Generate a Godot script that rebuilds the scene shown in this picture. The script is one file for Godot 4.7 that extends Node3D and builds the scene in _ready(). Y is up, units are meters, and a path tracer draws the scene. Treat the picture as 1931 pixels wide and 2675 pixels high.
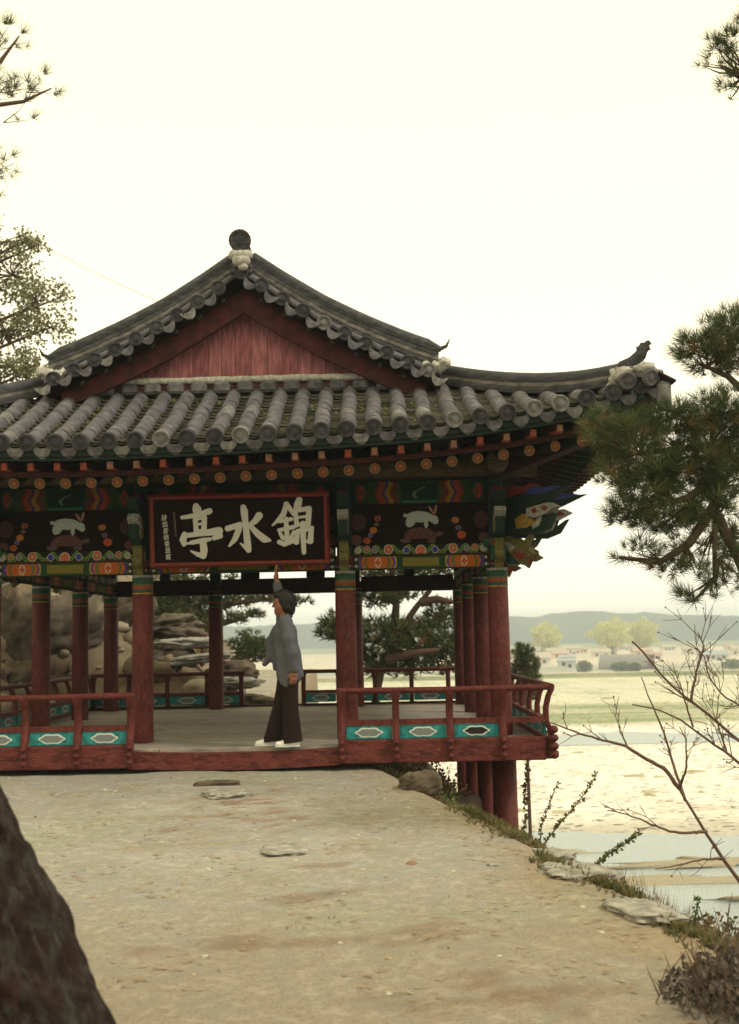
extends Node3D

const XC := -1.465          # middle of the pavilion, across
const ZC := -16.45          # middle of the pavilion, in depth
const FL := 0.40            # pavilion floor
var names := {}
var M := {}
var rng := RandomNumberGenerator.new()
var xs := [-4.28, -2.59, -0.34, 1.35]
var zs := [-13.4, -15.43, -17.47, -19.5]


func _ready():
	rng.seed = 4711
	# ---- camera, sky, sun, exposure
	var cam := Camera3D.new()
	cam.name = "camera"
	add_child(cam)
	cam.position = Vector3(0, 1.5, 0)
	cam.rotation_degrees = Vector3(5.9056, 0.2287, -1.2)
	var att := CameraAttributesPhysical.new()
	att.frustum_focal_length = 28.27
	att.frustum_focus_distance = 9.5
	att.exposure_aperture = 2.0
	att.frustum_far = 30000.0
	cam.attributes = att
	cam.fov = 46.0
	cam.near = 0.05
	cam.far = 30000.0
	var env := Environment.new()
	env.background_mode = Environment.BG_SKY
	var sm := ProceduralSkyMaterial.new()
	sm.sky_top_color = Color(1.0, 0.95, 0.765)
	sm.sky_horizon_color = Color(0.985, 0.955, 0.86)
	sm.sky_curve = 0.25
	sm.sky_energy_multiplier = 1.1
	sm.ground_bottom_color = Color(0.55, 0.52, 0.42)
	sm.ground_horizon_color = Color(0.9, 0.9, 0.82)
	sm.sun_angle_max = 1.0
	var sky := Sky.new()
	sky.sky_material = sm
	env.sky = sky
	env.tonemap_mode = Environment.TONE_MAPPER_LINEAR
	env.tonemap_exposure = 1.28
	env.sdfgi_enabled = true
	env.ssao_enabled = true
	env.ssil_enabled = true
	env.fog_enabled = true
	env.fog_density = 0.0007
	env.fog_light_color = Color(0.90, 0.96, 1.0)
	var we := WorldEnvironment.new()
	we.name = "world_environment"
	we.environment = env
	add_child(we)
	var sun := DirectionalLight3D.new()
	sun.name = "hazy_sun"
	sun.light_energy = 0.5
	sun.light_angular_distance = 11.0
	sun.light_color = Color(1.0, 0.97, 0.93)
	sun.shadow_enabled = true
	add_child(sun)
	sun.look_at_from_position(Vector3(7.5, 9.5, 3.6), Vector3.ZERO)

	make_materials()
	build_ground()
	build_far()
	build_pavilion()
	build_signboard()
	build_rocks()
	build_trees()
	build_plants()
	build_person()


# ------------------------------------------------------------------ naming
func numbered(parent: Node, called: String) -> String:
	var key := str(parent.get_instance_id()) + called
	var n: int = names.get(key, 0)
	names[key] = n + 1
	return called if n == 0 else "%s_%03d" % [called, n]


func put(called: String, mesh: Mesh, mat: Material, parent: Node = self, xf := Transform3D()) -> MeshInstance3D:
	var o := MeshInstance3D.new()
	o.name = numbered(parent, called)
	o.mesh = mesh
	o.material_override = mat
	o.transform = xf
	parent.add_child(o, true)
	return o


func tag(o: Node, label: String, category := "", group := "", kind := "") -> Node:
	if label:
		o.set_meta("label", label)
	if category:
		o.set_meta("category", category)
	if group:
		o.set_meta("group", group)
	if kind:
		o.set_meta("kind", kind)
	return o


func thing(called: String, at: Vector3, label: String, category: String, group := "") -> Node3D:
	var o := Node3D.new()
	o.name = numbered(self, called)
	o.position = at
	add_child(o, true)
	tag(o, label, category, group)
	return o


func node(called: String, parent: Node) -> Node3D:
	var o := Node3D.new()
	o.name = numbered(parent, called)
	parent.add_child(o, true)
	return o


# ------------------------------------------------------------------ materials
func lin(r: float, g: float, b: float) -> Color:
	return Color(r, g, b).linear_to_srgb()


func gray_tex(seed_: int, freq: float, octaves: int, lo: float, hi: float, size := 512, gamma := 1.0) -> ImageTexture:
	var n := FastNoiseLite.new()
	n.seed = seed_
	n.frequency = freq
	n.fractal_octaves = octaves
	n.noise_type = FastNoiseLite.TYPE_SIMPLEX_SMOOTH
	var im := n.get_seamless_image(size, size)
	im.convert(Image.FORMAT_L8)
	var d := im.get_data()
	for i in d.size():
		d[i] = int(255.0 * lerpf(lo, hi, pow(d[i] / 255.0, gamma)))
	return ImageTexture.create_from_image(Image.create_from_data(size, size, false, Image.FORMAT_L8, d))


func bump_tex(seed_: int, freq: float, octaves: int, strength: float, size := 512) -> ImageTexture:
	var n := FastNoiseLite.new()
	n.seed = seed_
	n.frequency = freq
	n.fractal_octaves = octaves
	var im := n.get_seamless_image(size, size)
	im.convert(Image.FORMAT_RGBA8)
	im.bump_map_to_normal_map(strength)
	return ImageTexture.create_from_image(im)


func mat(c: Color, rough := 0.85, tex: Texture2D = null, scale := Vector3.ONE, bump: Texture2D = null, vertex := false) -> StandardMaterial3D:
	var m := StandardMaterial3D.new()
	m.albedo_color = c
	m.roughness = rough
	m.metallic_specular = 0.35
	if tex or bump:
		m.uv1_triplanar = true
		m.uv1_world_triplanar = true
		m.uv1_scale = scale
	if tex:
		m.albedo_texture = tex
	if bump:
		m.normal_enabled = true
		m.normal_texture = bump
		m.normal_scale = 0.6
	m.vertex_color_use_as_albedo = vertex
	return m


func mix_tex(seed_: int, size: int, f: Callable) -> ImageTexture:
	# four noise fields, blended to a colour by f
	var L := []
	for q in [[0, 0.010, 4], [1, 0.022, 4], [2, 0.055, 3], [3, 0.16, 2]]:
		var n := FastNoiseLite.new()
		n.seed = seed_ + q[0]
		n.frequency = q[1]
		n.fractal_octaves = q[2]
		n.noise_type = FastNoiseLite.TYPE_SIMPLEX_SMOOTH
		var im := n.get_seamless_image(size, size)
		im.convert(Image.FORMAT_L8)
		L.append(im.get_data())
	var d := PackedByteArray()
	d.resize(size * size * 3)
	for i in size * size:
		var c: Color = f.call(L[0][i] / 255.0, L[1][i] / 255.0, L[2][i] / 255.0, L[3][i] / 255.0)
		c = c.linear_to_srgb()
		d[i * 3] = clampi(int(c.r * 255.0), 0, 255)
		d[i * 3 + 1] = clampi(int(c.g * 255.0), 0, 255)
		d[i * 3 + 2] = clampi(int(c.b * 255.0), 0, 255)
	return ImageTexture.create_from_image(Image.create_from_data(size, size, false, Image.FORMAT_RGB8, d))


func soil_tex() -> ImageTexture:
	return mix_tex(51, 768, func(a, b, c, e):
		var k := Color(0.80, 0.79, 0.77)
		k = k.lerp(Color(0.98, 0.98, 0.96), clampf((b - 0.5) * 3.0, 0, 1))
		k = k.lerp(Color(0.66, 0.61, 0.54), clampf((0.46 - c) * 5.0, 0, 0.6))
		k = k.lerp(Color(0.70, 0.74, 0.76), clampf((a - 0.56) * 4.0, 0, 0.7))
		k = k.lerp(Color(0.36, 0.25, 0.17), clampf((0.30 - e) * 6.0, 0, 0.7) * clampf((0.52 - b) * 6.0, 0, 1))
		return k * (0.88 + 0.24 * e))


func paint_tex(base: Color, seed_: int) -> ImageTexture:
	# old paint: streaks of dirt, faded patches, small chips down to the wood
	return mix_tex(seed_, 512, func(a, b, c, e):
		var k: Color = base * (0.75 + 0.5 * a)
		k = k.lerp(base * 0.45, clampf((0.45 - b) * 4.0, 0, 0.8))
		k = k.lerp(base * 1.2 + Color(0.03, 0.02, 0.018), clampf((c - 0.58) * 5.0, 0, 0.6))
		k = k.lerp(Color(0.20, 0.11, 0.08), clampf((e - 0.72) * 8.0, 0, 0.8) * clampf((b - 0.5) * 6.0, 0, 1))
		return k)


func bark_tex() -> ImageTexture:
	return mix_tex(61, 512, func(a, b, c, e):
		var k := Color(0.012, 0.0065, 0.005)
		k = k.lerp(Color(0.022, 0.009, 0.006), clampf((a - 0.45) * 4.0, 0, 1))
		k = k.lerp(Color(0.036, 0.036, 0.030), clampf((b - 0.55) * 5.0, 0, 0.9))
		return k * (0.5 + 1.0 * c) * (0.75 + 0.5 * e))


func make_materials():
	var fine := gray_tex(1, 0.02, 5, 0.62, 1.0)
	var blotch := gray_tex(2, 0.008, 4, 0.55, 1.0)
	var grit := gray_tex(3, 0.09, 3, 0.6, 1.0)
	var b1 := bump_tex(4, 0.03, 5, 5.0)
	var b2 := bump_tex(5, 0.1, 3, 6.0)
	M.fine = fine
	M.grit = grit
	M.bump = b1
	var worn := paint_tex(Color(0.085, 0.0125, 0.009), 71)  # red lowered: part of the under-eave shade is put into the wood colour
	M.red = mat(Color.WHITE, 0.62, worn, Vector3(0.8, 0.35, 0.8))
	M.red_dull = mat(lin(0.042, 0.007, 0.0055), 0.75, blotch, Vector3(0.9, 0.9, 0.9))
	M.red_beam = mat(Color.WHITE, 0.75, paint_tex(Color(0.105, 0.021, 0.016), 75), Vector3(0.3, 1.1, 0.5), b1)
	M.red_beam.normal_scale = 0.2
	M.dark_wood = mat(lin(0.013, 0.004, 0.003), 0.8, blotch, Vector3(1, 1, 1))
	M.barge = mat(lin(0.09, 0.0165, 0.014), 0.75, blotch, Vector3(1.1, 1.1, 1.1))
	M.plank = [mat(lin(0.46, 0.165, 0.175), 0.8, fine, Vector3(1.6, 0.3, 1.6)), mat(lin(0.41, 0.14, 0.15), 0.8, fine, Vector3(1.9, 0.34, 1.9)), mat(lin(0.49, 0.185, 0.19), 0.8, fine, Vector3(1.3, 0.27, 1.3))]
	M.teal = mat(lin(0.03, 0.30, 0.30), 0.6, fine, Vector3(1, 1, 1))
	M.cloud_line = mat(lin(0.50, 0.55, 0.5), 0.7)
	M.cloud_fill = mat(lin(0.26, 0.29, 0.28), 0.7, grit, Vector3(2, 2, 2))
	M.hole = mat(lin(0.02, 0.015, 0.012), 0.9)
	M.green = mat(lin(0.013, 0.075, 0.04), 0.6, fine, Vector3(2, 2, 2))  # eave paints kept dark, with the shade under the rafters in their colour
	M.dgreen = mat(lin(0.007, 0.024, 0.016), 0.7, fine, Vector3(2, 2, 2))
	M.orange = mat(lin(0.28, 0.052, 0.018), 0.6, fine, Vector3(2, 2, 2))
	M.scarlet = mat(lin(0.21, 0.02, 0.012), 0.6, fine, Vector3(2, 2, 2))
	M.olive = mat(lin(0.13, 0.115, 0.03), 0.7, fine, Vector3(2, 2, 2))
	M.white = mat(lin(0.33, 0.33, 0.28), 0.7, fine, Vector3(2, 2, 2))
	M.blue = mat(lin(0.03, 0.045, 0.19), 0.6, fine, Vector3(2, 2, 2))
	M.yellow = mat(lin(0.36, 0.21, 0.04), 0.6, fine, Vector3(2, 2, 2))
	M.frame = mat(lin(0.20, 0.032, 0.015), 0.6, fine, Vector3(2, 2, 2))
	M.peach = mat(lin(0.26, 0.13, 0.07), 0.7, fine, Vector3(2, 2, 2))
	M.tan = mat(lin(0.11, 0.08, 0.05), 0.8, fine, Vector3(0.5, 3, 1))
	M.floor = [mat(lin(0.42, 0.37, 0.31), 0.75, fine, Vector3(0.25, 1, 2.2)), mat(lin(0.36, 0.32, 0.27), 0.75, fine, Vector3(0.22, 1, 2.0)), mat(lin(0.46, 0.41, 0.34), 0.75, fine, Vector3(0.28, 1, 1.8))]
	M.tile = []
	for c in [[0.165, 0.158, 0.178], [0.15, 0.144, 0.162], [0.18, 0.172, 0.188], [0.16, 0.154, 0.168], [0.225, 0.215, 0.212], [0.17, 0.158, 0.158]]:
		M.tile.append(mat(lin(c[0], c[1], c[2]), 0.85, blotch, Vector3(1.7, 1.7, 1.7), b2))
	M.tile_end = [mat(lin(0.07, 0.067, 0.08), 0.85, blotch, Vector3(1.7, 1.7, 1.7), b2), mat(lin(0.088, 0.084, 0.097), 0.85, blotch, Vector3(1.7, 1.7, 1.7), b2)]
	M.tile_light = mat(lin(0.27, 0.265, 0.25), 0.85, blotch, Vector3(2.2, 2.2, 2.2), b2)
	M.pan = [mat(lin(0.20, 0.18, 0.155), 0.9, grit, Vector3(1.5, 1.5, 1.5)), mat(lin(0.15, 0.15, 0.10), 0.9, grit, Vector3(1.5, 1.5, 1.5)), mat(lin(0.27, 0.245, 0.20), 0.9, grit, Vector3(1.5, 1.5, 1.5)), mat(lin(0.12, 0.14, 0.07), 0.9, grit, Vector3(1.5, 1.5, 1.5))]
	M.bed = mat(lin(0.05, 0.045, 0.036), 0.95, grit, Vector3(1, 1, 1))
	M.ridge = [mat(lin(0.105, 0.105, 0.115), 0.85, blotch, Vector3(1.4, 3, 1.4), b2), mat(lin(0.25, 0.23, 0.20), 0.9, blotch, Vector3(1.4, 3, 1.4), b2), mat(lin(0.07, 0.068, 0.075), 0.85, blotch, Vector3(1.4, 3, 1.4), b2)]
	M.mortar = mat(lin(0.62, 0.60, 0.53), 0.95, fine, Vector3(1.5, 1.5, 1.5), b1)
	M.moss = mat(lin(0.085, 0.11, 0.035), 0.95)
	M.ground = mat(Color.WHITE, 0.97, soil_tex(), Vector3(0.42, 0.42, 0.42), b1, true)
	M.ground.normal_scale = 0.25
	M.plain = mat(Color.WHITE, 1.0, gray_tex(9, 0.02, 6, 0.80, 1.08, 512, 1.0), Vector3(0.05, 0.1, 0.11), null, true)
	M.stone = [mat(lin(0.19, 0.155, 0.115), 0.95, blotch, Vector3(0.9, 0.9, 0.9), b1), mat(lin(0.17, 0.13, 0.09), 0.95, blotch, Vector3(0.7, 0.7, 0.7), b1), mat(lin(0.44, 0.42, 0.365), 0.95, fine, Vector3(0.8, 0.8, 0.8), b1)]
	M.bark = mat(Color.WHITE, 0.95, bark_tex(), Vector3(2.4, 0.7, 2.4), bump_tex(8, 0.03, 5, 10.0))
	M.bark.normal_scale = 1.4
	M.bark_thin = mat(lin(0.10, 0.065, 0.045), 0.95)
	M.bark_red = mat(lin(0.15, 0.09, 0.065), 0.95, fine, Vector3(3, 1.5, 3))
	M.leaf = mat(Color.WHITE, 0.8, null, Vector3.ONE, null, true)
	M.leaf.backlight_enabled = true
	M.leaf.backlight = Color(0.25, 0.28, 0.1)
	M.needle = mat(Color.WHITE, 0.8, null, Vector3.ONE, null, true)
	M.paint_vertex = mat(Color.WHITE, 0.65, null, Vector3.ONE, null, true)
	M.jacket = mat(lin(0.135, 0.138, 0.162), 0.95, grit, Vector3(3, 3, 3), b1)
	M.trousers = mat(lin(0.022, 0.009, 0.008), 0.95, grit, Vector3(3, 3, 3))
	M.hair = mat(lin(0.012, 0.009, 0.008), 0.6, grit, Vector3(6, 2, 6))
	M.skin = mat(lin(0.23, 0.095, 0.055), 0.6)
	M.shoe = mat(lin(0.75, 0.75, 0.70), 0.6)
	M.iron = mat(lin(0.05, 0.045, 0.04), 0.6)


# ------------------------------------------------------------------ mesh helpers
func st(flat := false) -> SurfaceTool:
	var s := SurfaceTool.new()
	s.begin(Mesh.PRIMITIVE_TRIANGLES)
	s.set_smooth_group(-1 if flat else 0)
	return s


func fin(s: SurfaceTool) -> ArrayMesh:
	s.generate_normals()
	return s.commit()


func tri(s: SurfaceTool, a: Vector3, b: Vector3, c: Vector3, mid: Vector3):
	if (b - a).cross(c - a).dot((a + b + c) / 3.0 - mid) > 0.0:
		s.add_vertex(a); s.add_vertex(c); s.add_vertex(b)
	else:
		s.add_vertex(a); s.add_vertex(b); s.add_vertex(c)


func quad(s: SurfaceTool, a: Vector3, b: Vector3, c: Vector3, d: Vector3):
	# clockwise seen from the front
	s.add_vertex(a); s.add_vertex(b); s.add_vertex(c)
	s.add_vertex(a); s.add_vertex(c); s.add_vertex(d)


func cbox(s: SurfaceTool, c: Vector3, size: Vector3, b := 0.006, B := Basis()):
	s.set_smooth_group(-1)
	var h := size / 2.0
	b = minf(b, minf(h.x, minf(h.y, h.z)) * 0.8)
	var P := {}
	for sx in [-1, 1]:
		for sy in [-1, 1]:
			for sz in [-1, 1]:
				P[[sx, sy, sz, 0]] = c + B * Vector3(sx * h.x, sy * (h.y - b), sz * (h.z - b))
				P[[sx, sy, sz, 1]] = c + B * Vector3(sx * (h.x - b), sy * h.y, sz * (h.z - b))
				P[[sx, sy, sz, 2]] = c + B * Vector3(sx * (h.x - b), sy * (h.y - b), sz * h.z)
				tri(s, P[[sx, sy, sz, 0]], P[[sx, sy, sz, 1]], P[[sx, sy, sz, 2]], c)
	for i in 3:
		var j := (i + 1) % 3
		var k := (i + 2) % 3
		for si in [-1, 1]:
			var q := []
			for e in [[-1, -1], [1, -1], [1, 1], [-1, 1]]:
				var key := [0, 0, 0, i]
				key[i] = si; key[j] = e[0]; key[k] = e[1]
				q.append(P[key])
			tri(s, q[0], q[1], q[2], c)
			tri(s, q[0], q[2], q[3], c)
			for sj in [-1, 1]:
				var r := []
				for e in [[i, -1], [j, -1], [j, 1], [i, 1]]:
					var key := [0, 0, 0, e[0]]
					key[i] = si; key[j] = sj; key[k] = e[1]
					r.append(P[key])
				tri(s, r[0], r[1], r[2], c)
				tri(s, r[0], r[2], r[3], c)


func box_mesh(size: Vector3, b := 0.006) -> ArrayMesh:
	var s := st(true)
	cbox(s, Vector3.ZERO, size, b)
	return fin(s)


func uvbox(size: Vector3) -> ArrayMesh:
	# a box whose front and back carry the whole picture
	var s := st(true)
	var h := size / 2.0
	var face := func(a: Vector3, b: Vector3, c: Vector3, d: Vector3, u0: float, v0: float, u1: float, v1: float):
		var uv := [Vector2(u0, v0), Vector2(u1, v0), Vector2(u1, v1), Vector2(u0, v1)]
		var p := [a, b, c, d]
		for k in [0, 1, 2, 0, 2, 3]:
			s.set_uv(uv[k]); s.add_vertex(p[k])
	face.call(Vector3(-h.x, h.y, h.z), Vector3(h.x, h.y, h.z), Vector3(h.x, -h.y, h.z), Vector3(-h.x, -h.y, h.z), 0.0, 0.0, 1.0, 1.0)
	face.call(Vector3(h.x, h.y, -h.z), Vector3(-h.x, h.y, -h.z), Vector3(-h.x, -h.y, -h.z), Vector3(h.x, -h.y, -h.z), 0.0, 0.0, 1.0, 1.0)
	face.call(Vector3(h.x, h.y, h.z), Vector3(h.x, h.y, -h.z), Vector3(h.x, -h.y, -h.z), Vector3(h.x, -h.y, h.z), 0.99, 0.0, 1.0, 1.0)
	face.call(Vector3(-h.x, h.y, -h.z), Vector3(-h.x, h.y, h.z), Vector3(-h.x, -h.y, h.z), Vector3(-h.x, -h.y, -h.z), 0.0, 0.0, 0.01, 1.0)
	face.call(Vector3(-h.x, h.y, -h.z), Vector3(h.x, h.y, -h.z), Vector3(h.x, h.y, h.z), Vector3(-h.x, h.y, h.z), 0.0, 0.0, 1.0, 0.02)
	face.call(Vector3(-h.x, -h.y, h.z), Vector3(h.x, -h.y, h.z), Vector3(h.x, -h.y, -h.z), Vector3(-h.x, -h.y, -h.z), 0.0, 0.98, 1.0, 1.0)
	return fin(s)


func rings(s: SurfaceTool, R: Array, closed := true, cap := true):
	# R: equally long rings of points; skins neighbouring rings
	s.set_smooth_group(0)
	var n: int = R[0].size()
	var mids := []
	for r in R:
		var m := Vector3.ZERO
		for p in r:
			m += p
		mids.append(m / n)
	for i in R.size() - 1:
		var mid: Vector3 = (mids[i] + mids[i + 1]) / 2.0
		for j in (n if closed else n - 1):
			var k := (j + 1) % n
			tri(s, R[i][j], R[i][k], R[i + 1][k], mid)
			tri(s, R[i][j], R[i + 1][k], R[i + 1][j], mid)
	if cap and closed:
		s.set_smooth_group(-1)
		for e in [0, R.size() - 1]:
			var inner: Vector3 = mids[1 if e == 0 else e - 1]
			for j in n:
				tri(s, mids[e], R[e][j], R[e][(j + 1) % n], inner)


func tube(s: SurfaceTool, pts: Array, radii: Array, sides := 8, cap := true, wob := 0.0):
	var R := []
	var side := Vector3.ZERO
	for i in pts.size():
		var d: Vector3 = (pts[mini(i + 1, pts.size() - 1)] - pts[maxi(i - 1, 0)]).normalized()
		if side == Vector3.ZERO:
			side = d.cross(Vector3.UP if absf(d.y) < 0.9 else Vector3.RIGHT).normalized()
		side = (side - d * side.dot(d)).normalized()
		var up := d.cross(side)
		var ring := []
		for j in sides:
			var a := TAU * j / sides
			var r: float = radii[i] * (1.0 + wob * rng.randf_range(-1, 1))
			ring.append(pts[i] + (side * cos(a) + up * sin(a)) * r)
		R.append(ring)
	rings(s, R, true, cap)


func sweep(s: SurfaceTool, pts: Array, w: float, h: float, across := Vector3.ZERO):
	# a box-section bar along points, upright
	var R := []
	for i in pts.size():
		var d: Vector3 = (pts[mini(i + 1, pts.size() - 1)] - pts[maxi(i - 1, 0)]).normalized()
		var side: Vector3 = across if across != Vector3.ZERO else d.cross(Vector3.UP).normalized()
		var up := side.cross(d).normalized()
		R.append([pts[i] - side * w / 2 - up * h / 2, pts[i] + side * w / 2 - up * h / 2, pts[i] + side * w / 2 + up * h / 2, pts[i] - side * w / 2 + up * h / 2])
	s.set_smooth_group(-1)
	for i in R.size() - 1:
		var mid: Vector3 = (pts[i] + pts[i + 1]) / 2.0
		for j in 4:
			var k := (j + 1) % 4
			tri(s, R[i][j], R[i][k], R[i + 1][k], mid)
			tri(s, R[i][j], R[i + 1][k], R[i + 1][j], mid)
	for e in [0, R.size() - 1]:
		var inner: Vector3 = pts[1 if e == 0 else e - 1]
		tri(s, R[e][0], R[e][1], R[e][2], inner)
		tri(s, R[e][0], R[e][2], R[e][3], inner)


func prism(s: SurfaceTool, poly: PackedVector2Array, depth: float, xf := Transform3D()):
	s.set_smooth_group(-1)
	var idx := Geometry2D.triangulate_polygon(poly)
	var h := depth / 2.0
	for i in range(0, idx.size(), 3):
		var a := poly[idx[i]]
		var b := poly[idx[i + 1]]
		var c := poly[idx[i + 2]]
		var mid := (a + b + c) / 3.0
		for z in [h, -h]:
			tri(s, xf * Vector3(a.x, a.y, z), xf * Vector3(b.x, b.y, z), xf * Vector3(c.x, c.y, z), xf * Vector3(mid.x, mid.y, 0))
	var ccw := not Geometry2D.is_polygon_clockwise(poly)
	for i in poly.size():
		var a := poly[i]
		var b := poly[(i + 1) % poly.size()]
		var e := b - a
		var out := Vector2(e.y, -e.x) if not ccw else Vector2(-e.y, e.x)
		# is_polygon_clockwise works with y down; settle the side by testing a point
		var m := (a + b) / 2.0
		if Geometry2D.is_point_in_polygon(m + out.normalized() * 0.0005, poly):
			out = -out
		var inner := xf * Vector3(m.x - out.x * 0.01, m.y - out.y * 0.01, 0)
		var A := xf * Vector3(a.x, a.y, h)
		var B := xf * Vector3(b.x, b.y, h)
		var C := xf * Vector3(b.x, b.y, -h)
		var D := xf * Vector3(a.x, a.y, -h)
		tri(s, A, B, C, inner)
		tri(s, A, C, D, inner)


func lathe(s: SurfaceTool, prof: Array, sides: int, xf := Transform3D(), smooth := false):
	# prof: Vector2(radius, height) from bottom to top, turned about y
	s.set_smooth_group(0 if smooth else -1)
	for i in prof.size() - 1:
		for j in sides:
			var a := TAU * j / sides
			var b := TAU * (j + 1) / sides
			var p0 := Vector3(cos(a) * prof[i].x, prof[i].y, sin(a) * prof[i].x)
			var p1 := Vector3(cos(b) * prof[i].x, prof[i].y, sin(b) * prof[i].x)
			var q0 := Vector3(cos(a) * prof[i + 1].x, prof[i + 1].y, sin(a) * prof[i + 1].x)
			var q1 := Vector3(cos(b) * prof[i + 1].x, prof[i + 1].y, sin(b) * prof[i + 1].x)
			if prof[i].x > 0.0:
				s.add_vertex(xf * p0); s.add_vertex(xf * p1); s.add_vertex(xf * q1)
			if prof[i + 1].x > 0.0:
				s.add_vertex(xf * p0); s.add_vertex(xf * q1); s.add_vertex(xf * q0)


func lump(s: SurfaceTool, c: Vector3, r: Vector3, rough: float, seed_: int, nu := 12, nv := 8, flat := false, B := Basis(), freq := 1.3):
	# an uneven boulder-like ball
	var n := FastNoiseLite.new()
	n.seed = seed_
	n.frequency = freq
	n.fractal_octaves = 3
	s.set_smooth_group(-1 if flat else 0)
	var G := []
	for i in nv + 1:
		var row := []
		var v := PI * i / nv
		for j in nu:
			var u := TAU * j / nu
			var d := Vector3(sin(v) * cos(u), cos(v), sin(v) * sin(u))
			var k := 1.0 + rough * n.get_noise_3dv(d * 1.4) * 2.0
			row.append(c + B * (d * r * k))
		G.append(row)
	for i in nv:
		for j in nu:
			var k := (j + 1) % nu
			if i > 0:
				tri(s, G[i][j], G[i][k], G[i + 1][k], c)
			if i < nv - 1:
				tri(s, G[i][j], G[i + 1][k], G[i + 1][j], c)


func grid(s: SurfaceTool, f: Callable, nu: int, nv: int, col: Callable = no_col, flip := false):
	var P := []
	var K := []
	for i in nv + 1:
		var row := []
		var kr := []
		for j in nu + 1:
			var p: Vector3 = f.call(float(j) / nu, float(i) / nv)
			row.append(p)
			if col != no_col:
				kr.append(col.call(p))
		P.append(row)
		K.append(kr)
	var order := [[0, 0], [0, 1], [1, 1], [0, 0], [1, 1], [1, 0]]
	if flip:
		order = [[0, 0], [1, 1], [0, 1], [0, 0], [1, 0], [1, 1]]
	for i in nv:
		for j in nu:
			for o in order:
				if col != no_col:
					s.set_color(K[i + o[0]][j + o[1]])
				s.add_vertex(P[i + o[0]][j + o[1]])


var no_col = func(): pass


func paint(w: int, h: int, f: Callable, k := 1.0) -> StandardMaterial3D:
	var im := Image.create(w, h, false, Image.FORMAT_RGB8)
	for y in h:
		for x in w:
			var c: Color = f.call((x + 0.5) / w, (y + 0.5) / h)
			c = c * k * (0.86 + 0.28 * fposmod(sin(x * 12.9898 + y * 78.233) * 43758.5453, 1.0))
			im.set_pixel(x, y, c.linear_to_srgb())
	var m := StandardMaterial3D.new()
	m.albedo_texture = ImageTexture.create_from_image(im)
	m.roughness = 0.8
	m.metallic_specular = 0.12
	return m


func scatter(called: String, mesh: Mesh, m: Material, places: Array, colors: Array, parent: Node) -> MultiMeshInstance3D:
	var mm := MultiMesh.new()
	mm.transform_format = MultiMesh.TRANSFORM_3D
	mm.use_colors = true
	mm.mesh = mesh
	mm.instance_count = places.size()
	for i in places.size():
		mm.set_instance_transform(i, places[i])
		mm.set_instance_color(i, colors[i])
	var o := MultiMeshInstance3D.new()
	o.name = numbered(parent, called)
	o.multimesh = mm
	o.material_override = m
	parent.add_child(o, true)
	return o


func rdir() -> Vector3:
	var v := Vector3(rng.randfn(), rng.randfn(), rng.randfn())
	return v.normalized() if v.length() > 0.01 else Vector3.UP


func facing(dir: Vector3, roll := 0.0) -> Basis:
	# a basis whose y runs along dir
	var y := dir.normalized()
	var x := y.cross(Vector3(0.31, 0.2, 0.93)).normalized()
	return Basis(x, y, x.cross(y)).rotated(y, roll)


# ------------------------------------------------------------------ ground
func lerp_list(t: float, L: Array) -> float:
	# L: [key, value] pairs with rising keys
	if t <= L[0][0]:
		return L[0][1]
	for i in L.size() - 1:
		if t <= L[i + 1][0]:
			return lerpf(L[i][1], L[i + 1][1], (t - L[i][0]) / (L[i + 1][0] - L[i][0]))
	return L[-1][1]


var gn := FastNoiseLite.new()
var gn2 := FastNoiseLite.new()


func crest_x(z: float) -> float:
	return lerp_list(-z, [[0.0, 2.5], [4.6, 1.72], [5.5, 1.56], [6.0, 1.42], [6.8, 1.3], [7.6, 1.02], [9.0, 0.85], [10.5, 0.4], [12.5, -0.02], [14.0, -0.1], [20.0, -0.4], [22.0, -1.2]])


func crest_e(x: float, z: float) -> float:
	var e := x - crest_x(z)
	var back := (-21.2 - z) * 0.8
	if x > -2.6:
		e = maxf(e, minf(back, back * (x + 2.6)))
	return e


func ground_y(x: float, z: float) -> float:
	var y := lerp_list(-z, [[4.0, 0.03], [8.0, 0.08], [12.3, 0.165], [40.0, 0.2]])
	y += 0.022 * gn.get_noise_2d(x, z) + 0.008 * gn2.get_noise_2d(x, z)
	var e := crest_e(x, z)
	if e > 0.0:
		y -= 0.5 * e + 0.12 * e * e if e < 1.5 else 1.02 + 1.5 * (e - 1.5)
		y += 0.10 * gn.get_noise_2d(x * 1.7 + 40.0, z * 1.7) * minf(e, 1.0)
	# rocky hill behind to the left
	var hx := -2.3 - x - 0.12 * maxf(0.0, -z - 21.0)
	var hz := -20.8 - z
	var side := -5.3 - x
	var hill := 0.0
	if hx > 0.0 and hz > 0.0:
		hill = maxf(hill, minf(hz * 0.9, hx * 0.72))
	if side > 0.0 and z < -13.0:
		hill = maxf(hill, minf(side * 1.1, (-13.0 - z) * 0.7))
	if hill > 0.0:
		hill = minf(hill, 5.0 + hill * 0.1)
		y += hill + minf(hill, 1.0) * (0.35 * gn.get_noise_2d(x * 0.9, z * 0.9) + 0.12 * gn2.get_noise_2d(x * 0.7, z * 0.7))
	return maxf(y, -12.6)


const SPOTS := [[-0.43, -6.9, 0.30, 1.6], [-1.5, -9.15, 0.28, 2.2], [-0.75, -6.1, 0.22, 1.6], [-0.27, -5.95, 0.30, 1.8], [0.2, -6.15, 0.2, 1.5], [0.45, -4.95, 0.30, 1.5], [0.72, -5.1, 0.22, 1.5], [-0.42, -7.7, 0.2, 2.0], [0.02, -5.0, 0.22, 1.4], [-1.4, -5.9, 0.26, 1.6], [0.36, -5.3, 0.2, 1.5]]


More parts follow.
